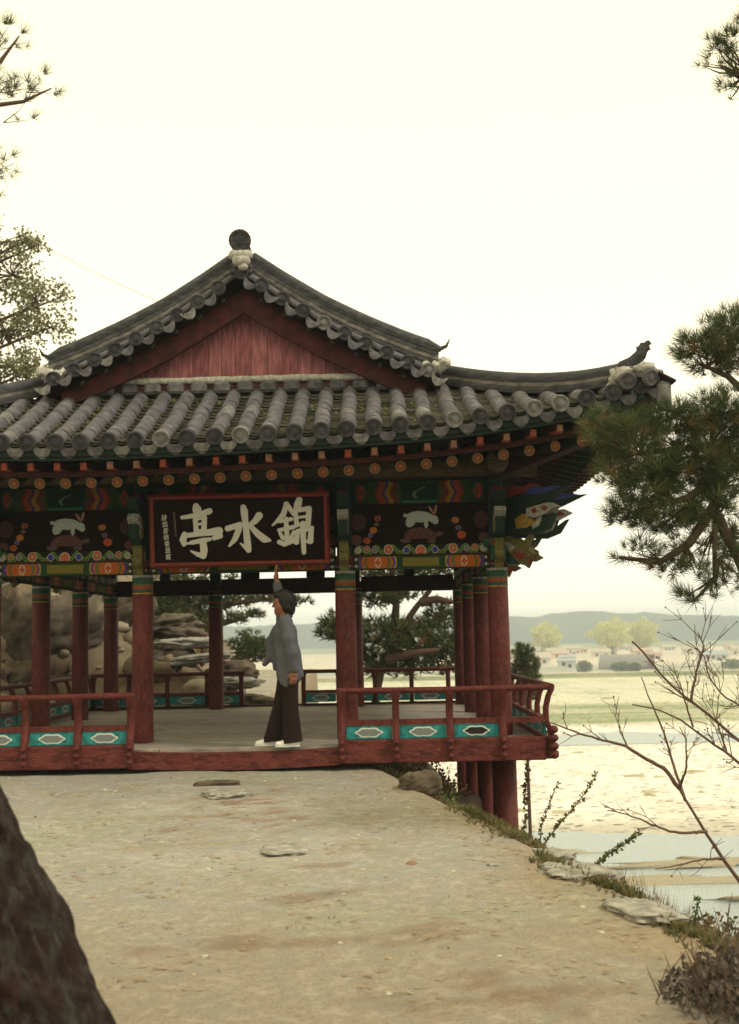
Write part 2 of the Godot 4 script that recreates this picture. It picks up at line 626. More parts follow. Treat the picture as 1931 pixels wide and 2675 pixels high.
func ground_color(p: Vector3) -> Color:
	var a := gn.get_noise_2d(p.x * 1.1 + 100.0, p.z * 1.1)
	var b := gn2.get_noise_2d(p.x * 0.55 - 30.0, p.z * 1.2)
	var c := Color(0.335, 0.319, 0.29)
	c = c.lerp(Color(0.41, 0.395, 0.365), clampf(a * 1.6, 0, 1))
	c = c.lerp(Color(0.31, 0.27, 0.20), clampf(-b * 1.5 - 0.05, 0, 0.8))
	c = c.lerp(Color(0.31, 0.325, 0.225), clampf(gn.get_noise_2d(p.x * 0.5, p.z * 0.5 + 77.0) * 1.4 - 0.1, 0, 0.5))
	c = c.lerp(Color(0.27, 0.225, 0.165), clampf((p.z + 7.6) * 0.32 + 0.5 * a + 0.35 * b, 0, 0.75))
	var r := gn2.get_noise_2d(p.x * 1.3 + 9.0, p.z * 2.2)
	var mask := gn.get_noise_2d(p.x * 0.45 + 31.0, p.z * 0.35)
	c = c.lerp(Color(0.25, 0.145, 0.085), clampf((r - 0.12) * 3.0, 0, 0.8) * clampf(mask * 4.0 - 0.35, 0, 1))
	var e := crest_e(p.x, p.z)
	# bare brown soil and dead grass along the edge
	c = c.lerp(Color(0.31, 0.235, 0.15), clampf((e + 0.55 + 0.5 * a) * 1.1, 0, 0.85))
	c = c.lerp(Color(0.11, 0.095, 0.05), clampf(e * 0.7 - 0.1, 0, 0.8))
	for q in SPOTS:
		var w: float = Vector2(p.x - q[0], (p.z - q[1]) * q[3]).length() / q[2]
		if w < 1.6:
			c = c.lerp(Color(0.21, 0.15, 0.105), clampf((0.7 - w + 1.9 * b + 1.4 * r) * 1.2, 0, 0.6))
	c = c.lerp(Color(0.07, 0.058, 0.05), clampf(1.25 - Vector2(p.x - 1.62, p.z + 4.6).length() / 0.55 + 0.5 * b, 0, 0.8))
	if (p.z < -19.0 and p.y > 0.3) or p.y > 0.42:
		c = Color(0.25, 0.20, 0.14).lerp(Color(0.10, 0.065, 0.04), clampf(0.35 - 1.4 * b + 0.5 * a, 0, 0.9))
	return c


func build_ground():
	gn.seed = 11
	gn.frequency = 0.45
	gn.fractal_octaves = 4
	gn2.seed = 12
	gn2.frequency = 2.0
	gn2.fractal_octaves = 3
	var s := st()
	# the near path, fine; then the same sheet coarser around it
	var zl := []
	var z := -0.5
	while z > -52.0:
		zl.append(z)
		z -= 0.09 if z > -15.0 else 0.22
	var xl := []
	var x := -16.0
	while x < 12.0:
		xl.append(x)
		x += 0.09 if x > -4.5 and x < 3.2 else 0.3
	var P := []
	var K := []
	for zz in zl:
		var row := []
		var kr := []
		for xx in xl:
			var p := Vector3(xx, ground_y(xx, zz), zz)
			row.append(p)
			kr.append(ground_color(p))
		P.append(row)
		K.append(kr)
	for i in zl.size() - 1:
		for j in xl.size() - 1:
			for o in [[0, 0], [1, 1], [0, 1], [0, 0], [1, 0], [1, 1]]:
				s.set_color(K[i + o[0]][j + o[1]])
				s.add_vertex(P[i + o[0]][j + o[1]])
	var m := fin(s)
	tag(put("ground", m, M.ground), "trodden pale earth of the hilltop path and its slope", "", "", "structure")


# ------------------------------------------------------------------ the river plain, village and hills
var pn := FastNoiseLite.new()


func plain_color(p: Vector3) -> Color:
	var d := -p.z + 10.0 * pn.get_noise_2d(p.x * 0.35, p.z * 0.1)
	var streak := pn.get_noise_2d(p.x * 0.6, p.z * 3.0)
	var patch := pn.get_noise_2d(p.x * 1.6 + 300.0, p.z * 1.6)
	var sand := Color(0.86, 0.79, 0.71).lerp(Color(0.70, 0.66, 0.59), clampf(streak * 1.6 - 0.1, 0, 0.7))
	sand = sand.lerp(Color(0.22, 0.22, 0.12), clampf(patch * 2.2 - 0.75, 0, 0.6))
	var green := Color(0.25, 0.30, 0.15).lerp(Color(0.55, 0.52, 0.38), clampf(0.4 + streak * 1.5, 0, 0.75))
	var pale := Color(0.66, 0.64, 0.50).lerp(Color(0.38, 0.41, 0.26), clampf(patch * 1.8 + streak * 0.9 - 0.1, 0, 0.7))
	var grey := Color(0.42, 0.43, 0.38).lerp(Color(0.30, 0.33, 0.22), clampf(patch * 2.0, 0, 1))
	var town := Color(0.72, 0.61, 0.52).lerp(Color(0.60, 0.56, 0.43), clampf(0.3 + streak * 2.0, 0, 1))
	if d < 92.0:
		return sand.lerp(Color(0.40, 0.37, 0.30), clampf((92.0 - d) / 9.0, 0, 0.75))
	if d < 176.0:
		return sand
	if d < 186.0:
		return sand.lerp(green, (d - 176.0) / 10.0)
	if d < 226.0:
		return green
	if d < 238.0:
		return green.lerp(pale, (d - 226.0) / 12.0)
	if -p.z < 384.0:
		return pale
	if d < 480.0:
		return grey
	if d < 520.0:
		return grey.lerp(town, (d - 480.0) / 40.0)
	if d < 1000.0:
		return town
	return Color(0.30, 0.33, 0.19)


func build_far():
	pn.seed = 21
	pn.frequency = 0.03
	pn.fractal_octaves = 4
	var s := st()
	var zl := []
	var d := 34.0
	while d < 1900.0:
		zl.append(d)
		d *= 1.013
	for i in zl.size() - 1:
		var n := 110
		for j in n:
			for o in [[0, 0], [1, 1], [0, 1], [0, 0], [1, 0], [1, 1]]:
				var dd: float = zl[i + o[0]]
				var half := 30.0 + dd * 0.42
				var p := Vector3(lerpf(-half, half, float(j + o[1]) / n), -12.0, -dd)
				s.set_color(plain_color(p))
				s.add_vertex(p)
	tag(put("river_plain", fin(s), M.plain), "pale sandy river plain with green strips below the pavilion", "", "", "structure")
	# water: the near shallow channel and a thin far channel
	var wm := StandardMaterial3D.new()
	wm.albedo_color = lin(0.30, 0.36, 0.38)
	wm.roughness = 0.22
	wm.metallic_specular = 0.6
	wm.normal_enabled = true
	wm.normal_texture = bump_tex(31, 0.05, 3, 7.0)
	wm.uv1_triplanar = true
	wm.uv1_world_triplanar = true
	wm.uv1_scale = Vector3(0.3, 0.3, 0.09)
	for w in [[36.0, 83.0, 4.0, 0], [147.0, 163.0, 5.0, 1]]:
		s = st()
		var n := 60
		for j in n:
			for o in [[0, 0], [1, 1], [0, 1], [0, 0], [1, 0], [1, 1]]:
				var xx := lerpf(-70.0, 90.0, float(j + o[1]) / n)
				var near: float = w[0]
				if w[3] == 1:
					near += 3.0 * pn.get_noise_2d(xx * 0.5, 7.0)
				var far: float = w[1] - xx * 0.10 * (1.0 - w[3]) + w[2] * pn.get_noise_2d(xx * 1.2, w[1])
				s.add_vertex(Vector3(xx, -11.95, -(near if o[0] == 0 else far)))
		tag(put("river_water", fin(s), wm), ["shallow pale river water nearest the hilltop", "thin pale strip of water across the sand flats"][w[3]], "", "", "structure")
	# sandbars lying in the near channel
	var bars := [[9.0, -66.5, 13.0, 1.1], [20.0, -71.5, 9.0, 0.9], [26.0, -62.0, 8.0, 0.9], [3.0, -76.0, 8.0, 0.8]]
	for b in bars:
		s = st()
		lump(s, Vector3.ZERO, Vector3(b[2], 0.25, b[3] * 1.4), 0.55, int(b[0] * 7), 40, 6, false, Basis(Vector3.UP, 0.06 * sin(b[0])), 1.9)
		tag(put("sandbar", fin(s), mat(lin(0.5, 0.44, 0.32), 1.0, M.grit, Vector3(0.3, 0.3, 0.3)), self, Transform3D(Basis(), Vector3(b[0], -12.0, b[1]))), "low sandbar lying in the near river channel", "", "sandbars in the river", "structure")
	# the embankment: a long low dyke with a pale track on top
	s = st()
	var prof := [[-366.0, -12.05], [-371.0, -10.9], [-373.0, -10.75], [-378.0, -10.75], [-383.0, -12.05]]
	for j in 80:
		var x0 := -220.0 + 440.0 * j / 80.0
		var x1 := x0 + 5.5
		for i in prof.size() - 1:
			for o in [[0, x0], [1, x1], [0, x1], [0, x0], [1, x0], [1, x1]]:
				var q: Array = prof[i + o[0]]
				var k := pn.get_noise_2d(o[1] * 0.9, q[0])
				s.set_color(Color(0.62, 0.58, 0.47) if (i == 2 or (i == 1 and o[0] == 1)) else Color(0.17, 0.20, 0.08).lerp(Color(0.36, 0.34, 0.2), clampf(0.35 + k * 1.6, 0, 1)))
				s.add_vertex(Vector3(o[1], q[1] + 0.15 * k, q[0] + o[1] * 0.03))
	tag(put("embankment", fin(s), M.plain), "low grassy river dyke with a pale track along its top", "", "", "structure")
	# hills
	for h in [[1500.0, 21.0, 8.0, 0.0022, 41, "low wooded hills beyond the river plain"]]:
		var hn := FastNoiseLite.new()
		hn.seed = h[4]
		hn.frequency = h[3]
		hn.fractal_octaves = 5
		s = st()
		var hill := func(u: float, v: float) -> Vector3:
			var xx: float = (u - 0.5) * h[0] * 1.7
			var k: float = h[1] + h[2] * hn.get_noise_2d(xx, 0.0) * 2.0 + (0.9 * hn.get_noise_2d(xx * 17.0, 3.0) * 2.0 if h[4] == 41 else 0.0)
			if h[4] == 42:
				k *= 0.45 + 0.75 * smoothstep(-0.25, 0.12, u - 0.45)
			var bulge := sin(v * PI)
			return Vector3(xx, -14.0 + (k + 14.0) * pow(bulge, 0.7) + bulge * h[2] * 0.4 * hn.get_noise_2d(xx * 3.0, v * 500.0), -h[0] - v * h[1] * (6.0 if h[4] == 41 else 2.0))
		var shade := func(p: Vector3) -> Color:
			var k := hn.get_noise_2d(p.x * 4.0, p.z * 4.0 + p.y * 6.0)
			return Color(0.05, 0.07, 0.055).lerp(Color(0.13, 0.14, 0.11), clampf(0.5 + k * 1.5, 0, 1))
		grid(s, hill, 420 if h[4] == 41 else 150, 14, shade, true)
		tag(put("hills" if h[4] == 41 else "mountain", fin(s), M.plain), h[5], "", "", "structure")
	# low weeds and driftwood tufts dotted over the flats
	var wp := []
	var wc := []
	for i in 1000:
		var dd := 84.0 * pow(4.4, rng.randf())
		var xx := rng.randf_range(-30.0 - dd * 0.4, 30.0 + dd * 0.42)
		var k0 := pn.get_noise_2d(xx * 1.1 + 80.0, dd * 2.4)
		if k0 < (0.14 if dd < 176.0 or dd > 240.0 else -0.05) or (dd > 144.0 and dd < 166.0):
			continue
		var h := rng.randf_range(0.10, 0.42) * (0.6 + dd / 300.0)
		wp.append(Transform3D(Basis(Vector3.UP, rng.randf() * TAU).scaled(Vector3(h * rng.randf_range(1.0, 3.0), h * 0.6, h)), Vector3(xx, -12.0, -dd)))
		wc.append(Color(0.32, 0.30, 0.18).lerp(Color(0.52, 0.48, 0.34), rng.randf()))
	var wsf := st(true)
	lump(wsf, Vector3.ZERO, Vector3.ONE, 0.35, 8, 7, 5, true)
	tag(scatter("weeds", fin(wsf), M.paint_vertex, wp, wc, self), "low tufts of weeds dotted over the river flats", "weeds", "", "stuff")
	# yellow willows on the plain
	var leafm := leaf_mesh(1.0, 0.62)
	var wl := ["broad yellow willow, largest and middle of the three on the plain", "slim yellow willow close beside the broad one on the plain", "pale yellow willow nearest the pavilion's corner column"]
	var k := 0
	for w in [[1337, 131.0, 680.0, 15.0, 22.5], [1408, 153.0, 700.0, 11.0, 21.5], [1204, 99.0, 710.0, 11.5, 20.5]]:
		var t := thing("willow_tree", Vector3(w[1], -12.0, -w[2]), wl[k], "tree", "yellow willows on the plain")
		var ss := st()
		tube(ss, [Vector3(0, -0.3, 0), Vector3(0.3, 4, 0), Vector3(0, 9, 0)], [0.8, 0.6, 0.3], 6)
		for a in 5:
			tube(ss, [Vector3(0.2, 3.5, 0), Vector3(cos(a * 1.26) * w[3] * 0.5, 9, sin(a * 1.26) * w[3] * 0.4)], [0.35, 0.12], 5)
		put("trunk", fin(ss), M.bark_thin, t)
		var pl := []
		var co := []
		for i in 4200:
			var dir := rdir()
			var rr := pow(rng.randf(), 0.4)
			var cl := 0.78 + 0.22 * sin(dir.x * 5.0 + k) * cos(dir.y * 6.0)
			var p := Vector3(dir.x * w[3] * rr * cl, w[4] * 0.56 + dir.y * w[4] * 0.46 * rr * cl, dir.z * w[3] * 0.8 * rr)
			if p.y < 2.0:
				continue
			pl.append(Transform3D(facing(rdir()).scaled(Vector3.ONE * rng.randf_range(0.7, 1.4)), p))
			var c := rng.randf()
			co.append(Color(0.42, 0.43, 0.12).lerp(Color(0.62, 0.60, 0.26), c))
		tag(scatter("crown", leafm, M.leaf, pl, co, t), "", "", "", "stuff")
		k += 1
	# village houses, a shed with a vault roof, dark shrubs by the dyke
	var hl := ["white house with a long row of dark windows, nearest the corner column", "small low house with reddish roof left of the plain's middle", "pale house with a blue roof behind the dyke", "small white house with red roof below the yellow willows", "pinkish house with red roof right of the willows", "low white house at the right end of the village", "white house half hidden behind the reddish ones"]
	k = 0
	for h in [[66.0, 520.0, 15.0, 3.0, 0], [96.0, 640.0, 9.0, 2.6, 1], [73.0, 470.0, 7.0, 2.6, 2], [133.0, 700.0, 9.0, 3.2, 1], [139.0, 640.0, 10.0, 3.2, 1], [178.0, 690.0, 9.0, 3.0, 0], [121.0, 760.0, 11.0, 3.6, 0]]:
		house(h, hl[k])
		k += 1
	var order := ["first", "second", "third", "fourth", "fifth", "sixth", "seventh", "eighth", "ninth", "tenth", "eleventh", "twelfth", "thirteenth", "fourteenth", "fifteenth", "sixteenth", "seventeenth", "eighteenth"]
	for j in 18:
		var dd := 520.0 + 380.0 * fposmod(j * 0.618, 1.0)
		var kind: int = [0, 0, 1, 2][j * 7 % 4]
		house([lerpf(0.085, 0.33, (j + 0.3 * sin(j * 5.0)) / 17.0) * dd, dd, rng.randf_range(6.0, 12.0), rng.randf_range(2.4, 3.4), kind], "tiny %s house, %s from the left along the hazy village" % [["straw-roofed pale", "red-roofed", "blue-roofed"][kind], order[j]])
	var g := thing("greenhouse", Vector3(90.0, -12.0, -440.0), "grey vault-roofed greenhouse with a brown end on the plain", "greenhouse")
	var gs := st()
	var R := []
	for e in [-9.0, 9.0]:
		var ring := []
		for i in 11:
			var a := PI * i / 10.0
			ring.append(Vector3(e, sin(a) * 5.2, cos(a) * 5.0))
		ring.append(Vector3(e, -0.2, -5.0))
		R.append(ring)
	rings(gs, R, true, false)
	put("vault", fin(gs), mat(lin(0.22, 0.22, 0.21), 0.8), g)
	gs = st(true)
	var poly := PackedVector2Array()
	for i in 11:
		poly.append(Vector2(cos(PI * i / 10.0) * 4.9, sin(PI * i / 10.0) * 5.1))
	prism(gs, poly, 0.2)
	put("end_wall", fin(gs), mat(lin(0.13, 0.06, 0.05), 0.9), g, Transform3D(Basis(Vector3.UP, PI / 2), Vector3(9.05, 0, 0)))
	gs = st(true)
	cbox(gs, Vector3.ZERO, Vector3(0.15, 3.0, 2.4), 0.02)
	put("door", fin(gs), M.dark_wood, g, Transform3D(Basis(), Vector3(9.2, 1.5, 0)))
	g.rotation.y = -0.5
	var bl := ["dark round shrub behind the dyke, leftmost of the row", "dark wide shrub in the middle of the row behind the dyke", "dark shrub behind the dyke at the right of the row", "dark low shrub beside the greenhouse"]
	k = 0
	for b in [[66.5, 392.0, 5.5, 4.6], [79.0, 395.0, 7.5, 3.8], [83.5, 396.0, 4.5, 3.4], [117.0, 402.0, 7.0, 4.0]]:
		var t := thing("shrub", Vector3(b[0], -12.0, -b[1]), bl[k], "shrub", "dark shrubs behind the dyke")
		var ss := st()
		tube(ss, [Vector3(0, -0.2, 0), Vector3(0, b[3] * 0.6, 0)], [0.25, 0.1], 5)
		put("stem", fin(ss), M.bark_thin, t)
		var pl := []
		var co := []
		for i in 700:
			var dir := rdir()
			var rr := pow(rng.randf(), 0.4)
			pl.append(Transform3D(facing(rdir()).scaled(Vector3.ONE * rng.randf_range(0.35, 0.7)), Vector3(dir.x * b[2] * 0.5 * rr, b[3] * 0.5 + dir.y * b[3] * 0.5 * rr, dir.z * b[2] * 0.4 * rr)))
			co.append(Color(0.05, 0.07, 0.03).lerp(Color(0.10, 0.12, 0.05), rng.randf()))
		tag(scatter("foliage", leafm, M.leaf, pl, co, t), "", "", "", "stuff")
		k += 1


func house(h: Array, label: String):
	var t := thing("house", Vector3(h[0], -12.0, -h[1]), label, "house", "village houses on the plain")
	t.rotation.y = 0.15 * sin(h[0])
	var w: float = h[2]
	var hh: float = h[3]
	var s := st(true)
	cbox(s, Vector3(0, hh / 2, 0), Vector3(w, hh, w * 0.55), 0.03)
	put("wall", fin(s), mat([lin(0.66, 0.62, 0.54), lin(0.62, 0.50, 0.42), lin(0.55, 0.55, 0.52)][h[4]], 0.9), t)
	s = st(true)
	var roof := PackedVector2Array([Vector2(-w * 0.34, 0), Vector2(0, w * 0.15), Vector2(w * 0.34, 0), Vector2(w * 0.34, -0.25), Vector2(-w * 0.34, -0.25)])
	prism(s, roof, w * 1.08)
	put("roof", fin(s), mat([lin(0.42, 0.37, 0.30), lin(0.45, 0.31, 0.25), lin(0.32, 0.35, 0.37)][h[4]], 0.8), t, Transform3D(Basis(Vector3.UP, PI / 2), Vector3(0, hh + 0.12, 0)))
	var wm := box_mesh(Vector3(1.3, 1.3, 0.12), 0.02)
	var n := int(w / 2.6)
	for i in n:
		put("window" if i != n / 2 else "door", wm, M.hole if i != n / 2 else M.dark_wood, t, Transform3D(Basis(), Vector3((i - (n - 1) / 2.0) * 2.4, 1.5 if i != n / 2 else 0.8, w * 0.275 + 0.06)))


func leaf_mesh(length: float, width: float) -> ArrayMesh:
	# a leaf folded along its midrib
	var s := st(true)
	var a := Vector3(0, 0, 0)
	var b := Vector3(-width / 2, length * 0.45, width * 0.18)
	var c := Vector3(0, length, 0.0)
	var d := Vector3(width / 2, length * 0.45, width * 0.18)
	var e := Vector3(0, length * 0.5, -width * 0.05)
	quad(s, a, b, c, e)
	quad(s, a, e, c, d)
	return fin(s)


# ------------------------------------------------------------------ pavilion
func lift(d: float, l: float) -> float:
	return 0.30 * pow(clampf(d / l, 0.0, 1.06), 3.0)


func rise(t: float) -> float:
	return 0.92 * (0.85 * t + 0.15 * t * t)


func front_surf(x: float, t: float) -> Vector3:
	var d := absf(x - XC)
	return Vector3(x, 3.535 + (lift(d, 4.3) + 0.03 * (x - XC)) * (1.0 - t) + rise(t), -12.05 + 0.10 * pow(d / 4.3, 4.0) * (1.0 - t) - 2.05 * t)


func back_surf(x: float, t: float) -> Vector3:
	var p := front_surf(x, t)
	return Vector3(x, p.y, 2.0 * ZC - p.z)


func side_surf(sd: float, z: float, t: float) -> Vector3:
	var dz := absf(z - ZC)
	var push := 0.10 * pow(minf(dz / 4.4, 1.0), 4.0) * (1.0 - t)
	return Vector3(XC + sd * (4.3 - 2.1 * t + push), 3.535 + (lift(dz, 4.4) + 0.03 * 4.3 * sd) * (1.0 - t) + rise(t), z)


func main_y(d: float) -> float:
	return lerp_list(d, [[0.0, 5.68], [0.45, 5.37], [0.9, 5.085], [1.37, 4.835], [1.88, 4.59], [2.2, 4.455], [2.6, 4.27]])


func flowerish(u: float, v: float, aspect: float, cu: float, cv: float, r: float) -> int:
	# 0 outside, 1 rim, 2 petals, 3 heart
	var p := Vector2((u - cu) * aspect, v - cv)
	var q := p.length() / r
	if q > 1.0:
		return 0
	if q < 0.28:
		return 3
	if q < 0.62 + 0.2 * cos(p.angle() * 4.0):
		return 2
	return 1


func lower_beam_paint(u: float, v: float) -> Color:
	var m := absf(u - 0.5) * 2.0
	var w := m + 0.05 * (1.0 - pow(absf(v - 0.5) * 2.0, 2.0)) * signf(0.64 - m)
	if v < 0.07 or v > 0.93:
		return Color(0.03, 0.05, 0.02)
	if m > 0.93:
		return Color(0.5, 0.5, 0.42) if Vector2((m - 0.965) * 12.0, fposmod(v * 2.0, 1.0) - 0.5).length() < 0.25 else Color(0.03, 0.035, 0.025)
	if m < 0.30:
		return Color(0.03, 0.06, 0.02) if m > 0.27 or v < 0.18 or v > 0.82 else Color(0.20, 0.17, 0.035)
	if m < 0.36:
		return Color(0.02, 0.07, 0.03)
	var f := flowerish(m, v, 8.0, 0.64, 0.5, 0.40)
	if f == 3: return Color(0.5, 0.1, 0.03)
	if f == 2: return Color(0.5, 0.08, 0.03)
	if f == 1: return Color(0.52, 0.42, 0.30)
	for b in [[0.40, Color(0.04, 0.14, 0.05)], [0.43, Color(0.45, 0.27, 0.05)], [0.46, Color(0.09, 0.06, 0.25)], [0.50, Color(0.5, 0.12, 0.03)], [0.54, Color(0.10, 0.17, 0.04)], [0.76, Color(0.48, 0.12, 0.03)], [0.79, Color(0.09, 0.15, 0.04)], [0.84, Color(0.48, 0.12, 0.03)], [0.88, Color(0.09, 0.06, 0.25)]]:
		if w < b[0]:
			return b[1]
	return Color(0.10, 0.13, 0.03)


func upper_beam_paint(u: float, v: float) -> Color:
	var m := absf(u - 0.5) * 2.0
	var w := m + 0.025 * sin(v * 9.0)
	if v < 0.05 or v > 0.95:
		return Color(0.025, 0.03, 0.015)
	if m < 0.27:
		if m > 0.24 or v < 0.16: return Color(0.03, 0.08, 0.03)
		if v > 0.84: return Color(0.05, 0.22, 0.13)
		if absf((u - 0.5) * 9.0 + (v - 0.5) * 1.3 - 0.25 * sin(v * 9.0)) < 0.10 and v > 0.3 and v < 0.75: return Color(0.22, 0.27, 0.18)
		return Color(0.012, 0.05, 0.032)
	var spots := flowerish(m, v, 5.0, 0.78, 0.5, 0.33)
	if spots == 3: return Color(0.04, 0.10, 0.05)
	if spots == 2: return Color(0.5, 0.07, 0.03)
	if spots == 1: return Color(0.45, 0.06, 0.03) if m > 0.78 else Color(0.05, 0.13, 0.06)
	for b in [[0.31, Color(0.10, 0.11, 0.03)], [0.37, Color(0.22, 0.045, 0.035)], [0.40, Color(0.40, 0.17, 0.03)], [0.44, Color(0.50, 0.25, 0.04)], [0.48, Color(0.08, 0.06, 0.22)], [0.54, Color(0.48, 0.09, 0.03)], [0.58, Color(0.32, 0.06, 0.03)], [0.70, Color(0.045, 0.09, 0.03)]]:
		if w < b[0]:
			return b[1]
	return Color(0.03, 0.06, 0.03) if m < 0.88 else Color(0.02, 0.02, 0.016)


func band_paint(u: float, v: float) -> Color:
	var m := absf(u - 0.5) * 2.0
	var A := 14.0
	var c := Color(0.018, 0.02, 0.016)
	if v > 0.90: return Color(0.10, 0.04, 0.02)
	var at := func(cm: float, cv: float, r: float) -> float:
		return Vector2((m - cm) * A * 0.5, v - cv).length() / r
	for f in [[0.0, 0.62, 0.56, Color(0.52, 0.09, 0.05)], [0.21, 0.55, 0.36, Color(0.04, 0.06, 0.30)], [0.48, 0.45, 0.48, Color(0.50, 0.10, 0.05)], [0.68, 0.5, 0.30, Color(0.12, 0.10, 0.20)], [0.80, 0.4, 0.34, Color(0.40, 0.09, 0.05)], [0.93, 0.5, 0.36, Color(0.42, 0.42, 0.36)]]:
		var q: float = at.call(f[0], f[1], f[2])
		if q < 0.35 and f[0] > 0.05: return Color(0.40, 0.30, 0.18) if f[0] > 0.3 else f[3]
		if q < 0.82: return f[3] if f[0] > 0.05 or fposmod(Vector2((u - 0.5) * A, v - 1.0).angle() * 3.0, 1.0) < 0.75 else Color(0.55, 0.35, 0.25)
		if q < 1.0: return Color(0.50, 0.46, 0.34)
	if absf(v - 0.55 - 0.3 * sin(m * 26.0)) < 0.17: return Color(0.06, 0.15, 0.04)
	if absf(v - 0.55 - 0.3 * sin(m * 26.0)) < 0.25: return Color(0.30, 0.28, 0.10)
	return c


func ell(u: float, v: float, cx: float, cy: float, rx: float, ry: float, rot := 0.0) -> bool:
	var p := Vector2(u - cx, v - cy).rotated(-rot)
	return (p.x / rx) * (p.x / rx) + (p.y / ry) * (p.y / ry) < 1.0


func fable_paint(u: float, v: float) -> Color:
	# a white rabbit riding on the back of a turtle, on a dark ground, with strings of coloured balls
	var x := (u - 0.5) * 3.3
	var white := Color(0.33, 0.36, 0.33)
	if ell(x, v, 0.36, 0.12, 0.03, 0.13, 0.25) or ell(x, v, 0.26, 0.13, 0.028, 0.12, -0.45): return Color(0.30, 0.16, 0.13)
	if ell(x, v, 0.0, 0.30, 0.30, 0.145, 0.06) or ell(x, v, 0.30, 0.36, 0.115, 0.10, 0.5) or ell(x, v, 0.35, 0.42, 0.07, 0.08): return white
	if ell(x, v, -0.20, 0.40, 0.11, 0.17, 0.4) or ell(x, v, 0.14, 0.46, 0.05, 0.13) or ell(x, v, -0.33, 0.26, 0.045, 0.05): return white
	if ell(x, v, 0.0, 0.80, 0.36, 0.23) and v < 0.86:
		return Color(0.105, 0.045, 0.04) if fposmod(x * 7.0 + floor(v * 9.0) * 0.5, 1.0) > 0.14 and fposmod(v * 9.0, 1.0) > 0.12 else Color(0.055, 0.03, 0.025)
	if ell(x, v, 0.43, 0.74, 0.10, 0.055, -0.25) or ell(x, v, -0.33, 0.90, 0.13, 0.06) or ell(x, v, 0.25, 0.92, 0.10, 0.06): return Color(0.10, 0.06, 0.05)
	for b in [[-0.95, 0.32, 0.075, Color(0.20, 0.03, 0.03)], [-0.98, 0.47, 0.05, Color(0.06, 0.10, 0.05)], [-1.05, 0.62, 0.085, Color(0.45, 0.16, 0.03)], [-1.12, 0.74, 0.06, Color(0.06, 0.09, 0.30)], [-1.2, 0.88, 0.085, Color(0.40, 0.06, 0.03)], [0.80, 0.40, 0.085, Color(0.35, 0.12, 0.03)], [0.86, 0.60, 0.065, Color(0.06, 0.06, 0.15)], [0.93, 0.78, 0.10, Color(0.45, 0.05, 0.03)]]:
		var q: float = Vector2(x - b[0], v - b[1]).length() / b[2]
		if q < 0.55: return b[3]
		if q < 1.0: return b[3].lerp(Color(0.3, 0.15, 0.06), 0.45)
	if ell(absf(x), v, 1.38, 0.40, 0.17, 0.22): return Color(0.075, 0.025, 0.03) if fposmod(v * 8.0 + absf(x) * 5.0, 1.0) > 0.4 else Color(0.04, 0.035, 0.02)
	if ell(absf(x), v, 1.45, 0.86, 0.14, 0.13): return Color(0.12, 0.05, 0.05)
	return Color(0.012, 0.006, 0.005)


func build_pavilion():
	var pv := thing("pavilion", Vector3(XC, FL, ZC), "red wooden pavilion with grey tiled roof and painted eaves on the hilltop", "pavilion")
	pv.position = Vector3.ZERO
	build_frame(pv)
	build_floor(pv)
	build_rails(pv)
	build_roof(pv)
	build_rafters(pv)


